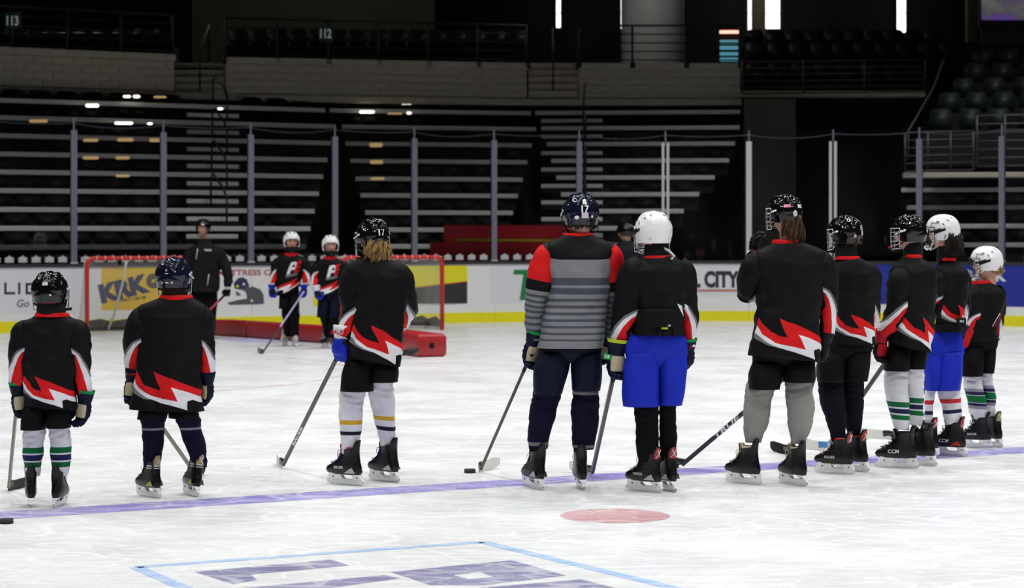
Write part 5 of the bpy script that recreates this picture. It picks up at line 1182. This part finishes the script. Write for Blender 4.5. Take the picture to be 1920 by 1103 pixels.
text_on('lettering', 'WARRIOR', .05, lambda x, y: p.P(1245, 609, -.150)+Vector((x, 0, y)), PRINT_W, p.e, .001, .1, fitw=.06, fith=.012); b = MB(); b.box(p.P(1243, 613, -.147), (.04, .006, .018), None, 0, .002); b.build('waist_tag', G_YEL, p.e, False)
for x0 in (1234, 1262): b = MB(); b.box(p.P(x0, 621, -.142), (.012, .012, .055), None, 0, .002); b.build('belt_loop', DARK, p.e)
p.pants([(694, 1169, 1286), (685, 1168, 1287), (655, 1174, 1287), (632, 1182, 1285), (622, 1186, 1283)], [[(761, 1168, 1235), (730, 1167, 1235), (695, 1168, 1236), (660, 1178, 1238)], [(759, 1238, 1279), (730, 1237, 1283), (695, 1234, 1286), (660, 1234, 1284)]], PANT_BLUE, .15, wr=.028)
p.sock([(868, 1197, 1235), (845, 1195, 1236), (800, 1192, 1236), (770, 1190, 1236), (745, 1190, 1236)], SOCK_BLACK); p.sock([(868, 1240, 1270), (845, 1239, 1270), (800, 1238, 1270), (770, 1237, 1270), (745, 1238, 1268)], SOCK_BLACK)
p.head(1225, 429, 68, 14); p.helmet(HW, CHROME, None, [(.55, -.38, .10, .07, mat('sticker_ghost', (.70, .55, .55), .5), True)], ridge=.02, vents=False)
b = MB(); b.tube([p.P(1240, 464, -.05), p.P(1252, 470, -.09), p.P(1262, 480, -.09), p.P(1256, 486, -.10)], [(.003, .010)]*4, 6); b.build('hanging_strap', HW, p.hel)
p.glove(-1, 1156, 665, .0, (-.12, .06, -1), G_NAVY, G_NAVY, TAN, 1.08, .85, .55, trim=G_YEL); p.glove(1, 1292, 660, .07, (-.02, .1, -1), G_NAVY, G_NAVY, TAN, .9, .7, .3, trim=G_GREEN)
b = MB(); c_ = p.P(1138, 668, -.07); b.box(c_, (.055, .008, .036), Matrix.Rotation(.25, 3, 'Y'), 0, .003); b.build('cuff_label', G_GREEN, p.e); text_on('lettering', 'DR', .05, lambda x, y: c_+Vector((x, -.006, y)), PRINT_W, p.e, .001, 0, fith=.018)
p.skate(1216, 923, 48, .97, BOOT, REDA, REDA, PRINT_W, 0, heelcap=GREYA, word='VAPOR'); p.skate(1253, 921, 22, .97, BOOT, REDA, REDA, PRINT_W, 0, heelcap=GREYA)
p.finish()
stick('grey stick with white blade between the striped jersey and the blue shorts', p.P(1154, 690, .0)+Vector((.004, 0, .02)), (1109, 893), 38, STICK_G, TAPE_K, TAPE_W, .27)
# ---- 6
p = Person('long brown haired player with grey knit socks and a hand at the face', 1450, 910, seed=6, group=GRP)
p.jersey([(671, 1407, 1537), (640, 1411, 1539), (600, 1419, 1540), (560, 1426, 1540), (525, 1424, 1542), (500, 1416, 1546), (482, 1418, 1546), (468, 1428, 1536), (459, 1444, 1518), (453, 1456, 1500)],
    [(-1, [(1440, 466, 0, 20), (1420, 488, .0, 28), (1407, 525, .03, 24), (1403, 552, .08, 19), (1412, 520, .24, 17), (1424, 475, .30, 14)]), (1, [(1522, 466, 0, 20), (1541, 488, .0, 26), (1552, 530, .0, 20), (1556, 575, .01, 16), (1550, 632, .05, 13.5)])], 'bolt', 6, .145, (-5, 7))
p.collar(457, 1447, 1500, 8, .09)
p.pants([(700, 1406, 1526), (690, 1404, 1527), (668, 1410, 1532), (650, 1416, 1528)], [[(729, 1403, 1463), (705, 1403, 1468), (680, 1410, 1472)], [(716, 1468, 1526), (700, 1466, 1527), (675, 1468, 1528)]], PANT_BLACK, .14)
p.sock([(832, 1400, 1430), (815, 1397, 1436), (790, 1395, 1444), (765, 1395, 1447), (735, 1399, 1451), (712, 1404, 1454)], SOCK_GREY); p.sock([(832, 1484, 1512), (815, 1481, 1518), (790, 1478, 1526), (765, 1477, 1527), (735, 1474, 1524), (704, 1474, 1520)], SOCK_GREY)
p.head(1471, 394, 59, 42); p.helmet(HB, CHROME, None, [(.78, .26, .20, .10, FOAM_RED, False), (-.18, .24, .27, .11, STK_W, False), (.30, -.14, .14, .13, STK_F, True)], ridge=.07)
p.hair(HAIR_BR, 414, 458, 1.0, 800, .0, .005, .5)
p.glove(-1, 1424, 468, .30, (.15, .05, 1), G_BLACK, G_BLACK, DARK, .85, .8, .2, trim=G_WHITE); p.glove(1, 1547, 645, .05, (-.18, .12, -1), G_BLACK, G_BLACK, DARK, .88, .8, -.4)
p.skate(1402, 908, 46, .98, BOOT, None, LACE_T, LACE_T, 0); p.skate(1493, 910, 30, .98, BOOT, None, LACE_T, LACE_T, 0)
p.finish()
stick('black stick lettered TRUE reaching low across the ice to the left', p.P(1545, 651, .10), Vector((W(1272, 866, 14.5).x, 14.5, 0.0)), 60, STICK_K, TAPE_K, TAPE_K, .27, word=('TRUE', .36, .028, .26, 1))
# ---- 7
p = Person('player with 19 on a black helmet and black socks behind the grey socked player', 1585, 887, seed=7, group=GRP)
p.jersey([(645, 1556, 1640), (620, 1556, 1641), (590, 1558, 1641), (555, 1560, 1640), (530, 1558, 1642), (512, 1556, 1643), (500, 1560, 1638), (492, 1566, 1628), (485, 1573, 1615), (481, 1577, 1608)],
    [(-1, [(1576, 500, 0, 14), (1562, 514, 0, 20), (1554, 550, .02, 17), (1552, 585, .05, 15), (1552, 625, .10, 13)]), (1, [(1622, 500, 0, 14), (1634, 514, 0, 18), (1640, 550, .02, 13), (1641, 585, .06, 12), (1636, 622, .12, 11)])], 'bolt', 14, .125, (0, 2))
p.collar(487, 1565, 1612, 7, .085); p.neck(484, 458, 1568, 1604)
p.pants([(692, 1534, 1628), (680, 1531, 1631), (650, 1540, 1638), (632, 1552, 1638)], [[(716, 1532, 1582), (690, 1531, 1586), (660, 1542, 1588)], [(714, 1580, 1626), (690, 1580, 1631), (660, 1584, 1634)]], PANT_BLACK, .135)
p.sock([(820, 1558, 1586), (805, 1553, 1585), (780, 1544, 1585), (755, 1538, 1584), (725, 1535, 1583), (705, 1538, 1582)], SOCK_INK); p.sock([(818, 1594, 1619), (800, 1590, 1620), (775, 1585, 1623), (750, 1583, 1623), (725, 1582, 1622), (705, 1584, 1620)], SOCK_INK, [(708, 713, K_GREY)])
p.head(1585, 433, 57, 44); p.helmet(HB, CHROME, ('19', -.28, .20, .30), [(-.30, -.10, .16, .10, STK_F, False), (.40, -.22, .09, .08, STK_P, True), (.75, .75, .15, .12, STK_W, True)], ridge=.07)
p.hair(HAIR_BR, 455, 467, .9, 160, 0, .003, .3)
p.glove(-1, 1552, 640, .12, (0, .2, -1), G_BLACK, G_BLACK, DARK, .85, .7); p.glove(1, 1634, 636, .14, (0, .2, -1), G_BLACK, G_BLACK, DARK, .85, .7)
p.skate(1574, 889, 58, .97, BOOT, REDA, REDA, PRINT_W, 0, heelcap=None, word='BAUER'); p.skate(1606, 884, 40, .97, BOOT, REDA, REDA, PRINT_W, 0)
p.finish()
stick('stick with a black taped blade half hidden behind a grey socked leg', p.P(1552, 655, .16), (1478, 853), 30, STICK_G, TAPE_K, TAPE_K, .26)
# ---- 8
p = Person('side turned player in a black helmet with green and navy banded white socks', 1700, 878, seed=8, group=GRP)
p.jersey([(652, 1663, 1746), (630, 1668, 1748), (600, 1676, 1750), (565, 1676, 1752), (535, 1672, 1754), (512, 1670, 1753), (500, 1674, 1748), (491, 1682, 1738), (484, 1690, 1728), (479, 1696, 1724)],
    [(-1, [(1694, 500, -.06, 18), (1686, 514, -.09, 24), (1680, 548, -.10, 22.5), (1676, 580, -.10, 20.5), (1664, 608, -.07, 17), (1652, 630, -.04, 14)]), (1, [(1732, 500, .08, 12), (1742, 514, .10, 14), (1745, 550, .12, 12), (1738, 585, .18, 11), (1722, 615, .26, 10)])], 'bolt', 32, .15, (-12, 11))
p.collar(484, 1694, 1728, 7, .075); p.neck(481, 455, 1696, 1726)
p.pants([(680, 1660, 1734), (665, 1659, 1737), (640, 1666, 1744), (628, 1672, 1742)], [[(695, 1658, 1704), (675, 1659, 1708), (650, 1666, 1710)], [(692, 1702, 1735), (670, 1700, 1737), (650, 1702, 1740)]], PANT_BLACK, .15)
bd = lambda o: [(753+o, 763+o, B_GREEN), (766+o, 775+o, B_NAVY), (778+o, 787+o, B_GREEN)]
p.sock([(806, 1678, 1707), (790, 1673, 1707), (765, 1666, 1706), (740, 1661, 1705), (715, 1659, 1703), (690, 1660, 1703)], SOCK_WHITE, bd(0), wr=.008, tilt=.1); p.sock([(802, 1713, 1739), (785, 1710, 1740), (760, 1706, 1738), (735, 1704, 1737), (710, 1703, 1735), (688, 1704, 1734)], SOCK_WHITE, bd(-5), wr=.008, tilt=.1)
p.head(1705, 431, 57, 56); p.helmet(HB, CHROME, None, [(-.30, -.02, .24, .10, STK_W, False)], ridge=.06)
b = MB(); b.tube([p.hc+p.hM @ Vector((x*p.ha, 1.35*p.ha, -1.18*p.ha)) for x in (-.22, 0, .22)], [.008, .012, .008], 8); b.build('mouthguard', K_RED, p.hel)
p.glove(-1, 1650, 642, -.04, (-.15, .15, -1), G_BLACK, G_RED, G_RED, .95, .8, .5, trim=G_RED); p.glove(1, 1716, 622, .28, (-.3, .2, -1), G_BLACK, G_BLACK, G_RED, .85, .8)
p.skate(1692, 878, 72, 1.0, BOOT, None, None, PRINT_K, 0, word='CCM'); p.skate(1729, 873, 52, 1.0, BOOT, None, None, PRINT_K, 0)
p.finish()
stick('stick with light blue lower shaft reaching left from the side turned player', p.P(1708, 640, .34), (1546, 846), 45, STICK_G, TAPE_K, TAPE_W, .27, low=STICK_B)
# ---- 9
p = Person('player in a white helmet with dark curls and royal blue shorts at the right', 1768, 855, seed=9, group=GRP)
p.jersey([(617, 1752, 1803), (600, 1754, 1805), (575, 1755, 1810), (550, 1752, 1815), (530, 1749, 1816), (512, 1750, 1814), (502, 1754, 1808), (494, 1760, 1800), (487, 1764, 1792), (483, 1767, 1789)],
    [(-1, [(1764, 504, -.06, 12), (1754, 518, -.08, 17), (1748, 548, -.06, 15), (1742, 580, -.0, 13), (1736, 612, .08, 11)]), (1, [(1797, 504, .03, 12), (1806, 518, .05, 15), (1811, 550, .05, 11), (1812, 580, .06, 9.5), (1806, 612, .08, 9)])], 'bolt', 34, .14, (0, 0))
p.collar(489, 1760, 1792, 6, .075); p.neck(487, 462, 1759, 1786)
b = p.loft([(622, 1750, 1804), (614, 1750, 1804), (608, 1753, 1802)], lambda t, hw: .145, 32, 5); b.build('belt', PANT_BLACK, p.e)
b = MB(); b.box(p.P(1794, 604, -.15), (.065, .02, .075), None, 0, .008); o_ = b.build('waist_pouch', DARK, p.e); text_on('lettering', '451', .05, lambda x, y: p.P(1794, 601, -.163)+Vector((x, 0, y)), PRINT_W, p.e, .001, 0, fitw=.03)
p.pants([(704, 1739, 1803), (690, 1736, 1805), (660, 1739, 1806), (630, 1747, 1804), (614, 1751, 1803)], [[(732, 1735, 1766), (700, 1736, 1770), (660, 1744, 1772)], [(731, 1752, 1800), (700, 1756, 1805), (660, 1760, 1804)]], PANT_BLUE, .15, wr=.024)
p.sock([(803, 1773, 1801), (785, 1769, 1802), (760, 1765, 1803), (735, 1759, 1801), (715, 1758, 1798)], SOCK_WHITE, [(747, 755, B_RED), (767, 774, B_NAVY)], tilt=-.15); p.sock([(806, 1732, 1747), (785, 1731, 1748), (760, 1732, 1750), (735, 1734, 1754), (715, 1738, 1756)], SOCK_WHITE, [(750, 758, B_RED), (770, 777, B_NAVY)])
p.head(1768, 429, 55, 60); p.helmet(HW, CAGEB, None, [(-.05, -.30, .07, .06, mat('sticker_dot', (.12, .05, .08), .5), True)], ridge=.02, vents=False)
text_on('lettering', 'BAUER', .05, lambda x, y: p._hpt(-PI/2+0.25-x/p.ha, .40+y/p.ha, 1.02), PRINT_K, p.hel, .001, .1, fitw=.06, fith=.012)
p.hair(HAIR_DK, 446, 480, 1.05, 700, 0, .016, .8)
p.glove(-1, 1738, 630, .10, (0, .2, -1), G_BLUE, G_BLUE, DARK, .85, .7); p.glove(1, 1806, 628, .10, (-.2, .3, -1), G_NAVY, G_NAVY, DARK, .85, .7)
p.skate(1787, 856, 56, .98, BOOT, REDA, None, PRINT_K, 0, holder=HOLD, word='CCM', heelcap=REDA); p.skate(1741, 857, 30, .98, BOOT, REDA, None, PRINT_K, 0)
p.finish()
stick('dark stick with curved pale blade lying between the two banded sock players', p.P(1806, 655, .16)+Vector((0, .1, 0)), (1668, 824), 78, STICK_G, TAPE_K, TAPE_W, .27, low=STICK_K)
# ---- 10
p = Person('smallest white helmeted player at the right end of the line', 1840, 839, seed=10, group=GRP)
p.jersey([(640, 1810, 1868), (620, 1812, 1870), (600, 1814, 1876), (578, 1815, 1880), (560, 1812, 1882), (548, 1813, 1880), (540, 1817, 1874), (533, 1823, 1864), (528, 1828, 1856)],
    [(-1, [(1824, 543, -.05, 12), (1816, 556, -.08, 17), (1813, 585, -.08, 17), (1811, 612, -.07, 15), (1806, 645, -.02, 11)]), (1, [(1866, 543, .02, 11), (1873, 556, .04, 13), (1877, 582, .05, 9), (1877, 606, .06, 8), (1871, 632, .08, 7)])], 'plain', 34, .125, (0, 0), wr=.014)
for sd, pth in ((-1, [(1824, 543, -.05, 12.6), (1816, 556, -.08, 17.6), (1813, 585, -.08, 17.6), (1811, 612, -.07, 15.6), (1806, 647, -.02, 11.7)]), (1, [(1866, 543, .02, 11.6), (1873, 556, .04, 13.6), (1877, 582, .05, 9.7), (1877, 606, .06, 8.7), (1871, 634, .08, 7.7)])):
    V_, T_, I_ = p.sleeve(sd, pth, 'club', 20); add('sleeve_print', V_, T_, JM, p.e, I_, True, True)
b = MB(); b.tube([p.P(1853, 611, -.135), p.P(1862, 595, -.135), p.P(1868, 587, -.12)], [(.003, .004)]*3, 5); b.tube([p.P(1857, 612, -.135), p.P(1864, 600, -.135), p.P(1869, 590, -.12)], [(.003, .006)]*3, 5, 1); b.build('hem_flash', [K_WHITE, K_RED], p.e)
p.collar(533, 1822, 1860, 7, .075)
p.pants([(686, 1804, 1864), (675, 1803, 1866), (650, 1808, 1870), (628, 1812, 1872), (614, 1818, 1868)], [[(705, 1802, 1842), (680, 1802, 1846), (650, 1810, 1848)], [(700, 1838, 1863), (680, 1838, 1866), (650, 1840, 1868)]], PANT_BLACK, .14)
bd = lambda o: [(726+o, 732+o, B_GREY), (732+o, 738+o, B_NAVY), (739+o, 752+o, B_GREEN), (753+o, 758+o, B_NAVY), (758+o, 764+o, B_GREY)]
p.sock([(788, 1820, 1847), (770, 1816, 1848), (745, 1811, 1847), (720, 1807, 1842), (698, 1805, 1840)], SOCK_WHITE, bd(2), tilt=.1); p.sock([(784, 1852, 1869), (765, 1849, 1870), (740, 1845, 1869), (715, 1841, 1864), (695, 1840, 1861)], SOCK_WHITE, bd(-3), tilt=.1)
p.head(1850, 487, 52, 64); p.helmet(HW, CAGEB, None, [(.05, -.30, .07, .06, MATS['sticker_dot'], True)], ridge=.02, vents=False)
text_on('lettering', 'BAUER', .05, lambda x, y: p._hpt(-PI/2+0.25-x/p.ha, .40+y/p.ha, 1.02), PRINT_K, p.hel, .001, .1, fitw=.06, fith=.012)
p.hair(HAIR_BL, 507, 522, .9, 160, 0, .003, .3)
p.glove(-1, 1806, 655, -.0, (0, .2, -1), G_BLUE, G_BLUE, DARK, .8, .7); p.glove(1, 1868, 645, .12, (-.2, .4, -1), G_BLACK, G_BLACK, DARK, .8, .7)
p.skate(1836, 840.5, 74, .92, BOOT, None, None, PRINT_W, 0, word='BAUER'); p.skate(1863, 838, 26, .92, BOOT, GOLDA, None, PRINT_W, 0)
p.finish()

# ================================================================== people by the goals
FK = fab('jacket_black', (0.010, 0.010, 0.012), .7, .3)
p = Person('adult coach in a black jacket and black helmet standing by the left goal', 382, 634, D=32.6, seed=11)
p.jersey([(547, 355, 409), (530, 354, 411), (510, 355, 412), (490, 357, 412), (475, 355, 412), (466, 358, 408), (460, 365, 401), (455, 371, 396)],
    [(-1, [(366, 464, 0, 8), (358, 472, 0, 11), (349, 495, -.02, 10), (346, 520, -.06, 9), (350, 546, -.12, 7)]), (1, [(402, 464, 0, 8), (411, 472, 0, 11), (421, 495, 0, 10), (428, 518, -.03, 9), (428, 536, -.06, 7)])], 'plain', 0, .15, (0, 0), name='jacket', mats=[FK])
p.collar(462, 369, 398, 14, .095, FK)
for x0, y0, y1 in ((372, 466, 486), (393, 514, 535)): b = MB(); b.tube([p.P(x0+1.5, y0, -.158), p.P(x0-1.5, y1, -.158)], .007, 6); b.build('zip', STANW, p.e)
text_on('lettering', 'TEAM', .05, lambda x, y: p.P(392, 469, -.155)+Vector((x, 0, y)), PRINT_W, p.e, .002, 0, fitw=.11)
p.pants([(600, 357, 406), (575, 355, 408), (550, 356, 408), (540, 358, 406)], [[(630, 360, 378), (600, 358, 382), (560, 356, 384)], [(630, 384, 402), (600, 382, 405), (560, 380, 408)]], PANT_BLACK, .13)
p.head(381, 424, 27, 158, face=True); p.helmet(HB, None, None, [(2.6, .22, .2, .1, STK_W, False)], brim=.02)
p.glove(1, 428, 540, -.08, (-.05, -.1, -1), G_NAVY, G_NAVY, DARK, .95, .8, -.9); p.glove(-1, 350, 550, -.14, (.1, -.2, -1), G_NAVY, G_NAVY, DARK, .95, .8)
text_on('lettering', 'CCM', .05, lambda x, y: p.P(427, 540, -.155)+Vector((x, 0, y)), PRINT_W, p.e, .003, .1, fitw=.14, fith=.04)
p.sock([(625, 362, 376), (600, 361, 378), (560, 360, 380)], SOCK_BLACK); p.sock([(625, 386, 400), (600, 385, 401), (560, 384, 404)], SOCK_BLACK); p.skate(368, 635, 165, 1.0); p.skate(394, 635, -165, 1.0)
p.finish(voxel=.013)
stick('red and white stick held low by the coach', p.P(424, 553, -.16), W(330, 612, 31.2)+Vector((0, 0, -10)), 120, STICK_R, TAPE_K, TAPE_K, .28, low=TAPE_W)

def kid(label, x, gy, seed, rows, sl, hips, legs, socks, hx, hy, hw, yaw, gl, pm, hem, sk, strk=None):
    p = Person(label, x, gy, seed=seed, group='front facing pair by the dividers')
    p.jersey(rows, sl, 'front', yaw, .125, hem)
    top = rows[-1]; p.collar(top[0]+7, top[1]-5, top[2]+5, 7, .10); p.neck(top[0]+2, top[0]-7, top[1]+2, top[2]-2)
    p.pants(hips, legs, pm, .12)
    for r in socks: p.sock(r, SOCK_BLACK)
    p.head(hx, hy, hw, 180+yaw, face=True); p.helmet(HW, None, None, [], brim=.06)
    b = MB(); b.grid([[p.hc+p.hM @ Vector((1.0*p.ha*math.sin(a), (.12+1.1*math.cos(a))*p.ha, z*p.ha)) for a in np.linspace(-1.2, 1.2, 13)] for z in (-.95, -1.2, -1.45)], False); b.build('chin_guard', DARK, p.hel)
    for g in gl: p.glove(*g[:4], g[4], G_BLUE, G_BLUE if g[5] else G_WHITE, DARK, .9, .75, g[6], trim=G_WHITE)
    for q in sk: p.skate(q[0], q[1], q[2], .95, BOOT if pm is PANT_NAVY else BOOTL, None, None, PRINT_W)
    p.finish(voxel=.013); return p
p = kid('front facing player in white helmet with light grey skates by the red divider', 542, 650, 12, [(549, 520, 563), (535, 520, 565), (515, 520, 567), (500, 519, 571), (490, 518, 573), (484, 522, 569), (479, 530, 561), (474, 537, 555)],
    [(-1, [(528, 482, 0, 6), (520, 491, 0, 10), (516, 512, -.02, 9), (513, 536, -.06, 7)]), (1, [(562, 482, 0, 6), (571, 491, 0, 10), (576, 512, -.02, 9), (575, 534, -.06, 7)])],
    [(574, 523, 562), (560, 522, 563), (545, 523, 561), (522, 526, 560)], [[(579, 523, 544), (550, 524, 545)], [(579, 541, 562), (550, 542, 561)]], [[(632, 531, 546), (600, 529, 547), (572, 527, 547)], [(632, 546, 560), (600, 543, 562), (572, 541, 561)]],
    546.5, 449, 30, 14, [(-1, 511, 542, -.08, (0, -.1, -1), 1, .6), (1, 571, 542, -.08, (0, -.1, -1), 1, -.6)], PANT_BLACK, (6, -12), [(535, 649, 168), (552, 650, 196)])
stick('stick with lilac shaft held by the front facing player with light grey skates', p.P(571, 548, -.16), (491, 664), 30, STICK_P, STICK_P, STICK_G, .22, low=STICK_G)
p = kid('front facing player in white helmet and navy shorts half hidden by the blond player', 616, 654, 13, [(552, 596, 641), (535, 596, 643), (515, 596, 644), (505, 594, 646), (497, 593, 646), (491, 597, 642), (486, 604, 634), (481, 610, 628)],
    [(-1, [(602, 489, 0, 6), (594, 498, 0, 10), (590, 518, -.03, 9), (594, 542, -.10, 7)]), (1, [(636, 489, 0, 6), (645, 498, 0, 10), (649, 520, -.02, 9), (648, 542, -.06, 7)])],
    [(588, 595, 638), (570, 594, 640), (548, 596, 640), (524, 600, 638)], [[(595, 594, 617), (555, 596, 620)], [(595, 615, 638), (555, 616, 640)]], [[(634, 606, 622), (610, 602, 620), (588, 598, 618)], [(634, 618, 633), (610, 617, 635), (588, 616, 636)]],
    619.5, 456, 31, 12, [(-1, 596, 546, -.12, (.2, -.2, -1), 0, .6), (1, 648, 548, -.08, (0, -.1, -1), 1, -.6)], PANT_NAVY, (4, -10), [(612, 652, 160), (628, 654, 195)])
# ---- far coach
p = Person('distant coach in a dark jacket and visored black helmet seen between two players', 1172, 620, D=35.6, seed=14)
p.jersey([(545, 1146, 1200), (520, 1146, 1200), (495, 1147, 1200), (478, 1147, 1201), (466, 1150, 1199), (459, 1156, 1191), (453, 1163, 1184)],
    [(-1, [(1156, 462, 0, 7), (1149, 470, 0, 9), (1145, 495, 0, 8), (1144, 530, -.03, 7)]), (1, [(1190, 462, 0, 7), (1199, 470, 0, 9), (1203, 495, 0, 8), (1204, 530, -.03, 7)])], 'plain', 40, .15, (0, 0), name='jacket', mats=[fab('jacket_navy', (.010, .012, .018))])
p.collar(459, 1161, 1187, 7, .09, MATS['jacket_navy'])
p.pants([(585, 1148, 1196), (560, 1147, 1199), (540, 1148, 1198)], [[(612, 1150, 1168), (580, 1148, 1172), (550, 1148, 1174)], [(612, 1176, 1194), (580, 1172, 1197), (550, 1170, 1198)]], PANT_BLACK, .13)
p.head(1173, 432, 29, 62, face=True); p.helmet(HB, None, None, [], brim=.02)
b = MB(); b.grid([[p.hc+p.hM @ Vector((1.02*p.ha*math.sin(a), (.10+1.2*math.cos(a))*p.ha, z*p.ha)) for a in np.linspace(-1.25, 1.25, 15)] for z in (.1, -.2, -.5)], False); b.build('visor', GLASS, p.hel)
p.glove(-1, 1144, 535, -.04, (0, 0, -1), G_BLACK, G_BLACK, DARK, .95); p.glove(1, 1204, 535, -.04, (0, 0, -1), G_BLACK, G_BLACK, DARK, .95)
p.sock([(610, 1152, 1166), (580, 1151, 1168), (545, 1151, 1170)], SOCK_BLACK); p.sock([(610, 1178, 1192), (580, 1176, 1193), (545, 1175, 1194)], SOCK_BLACK); p.skate(1160, 619, 40, 1.0); p.skate(1185, 619, 20, 1.0)
p.finish()
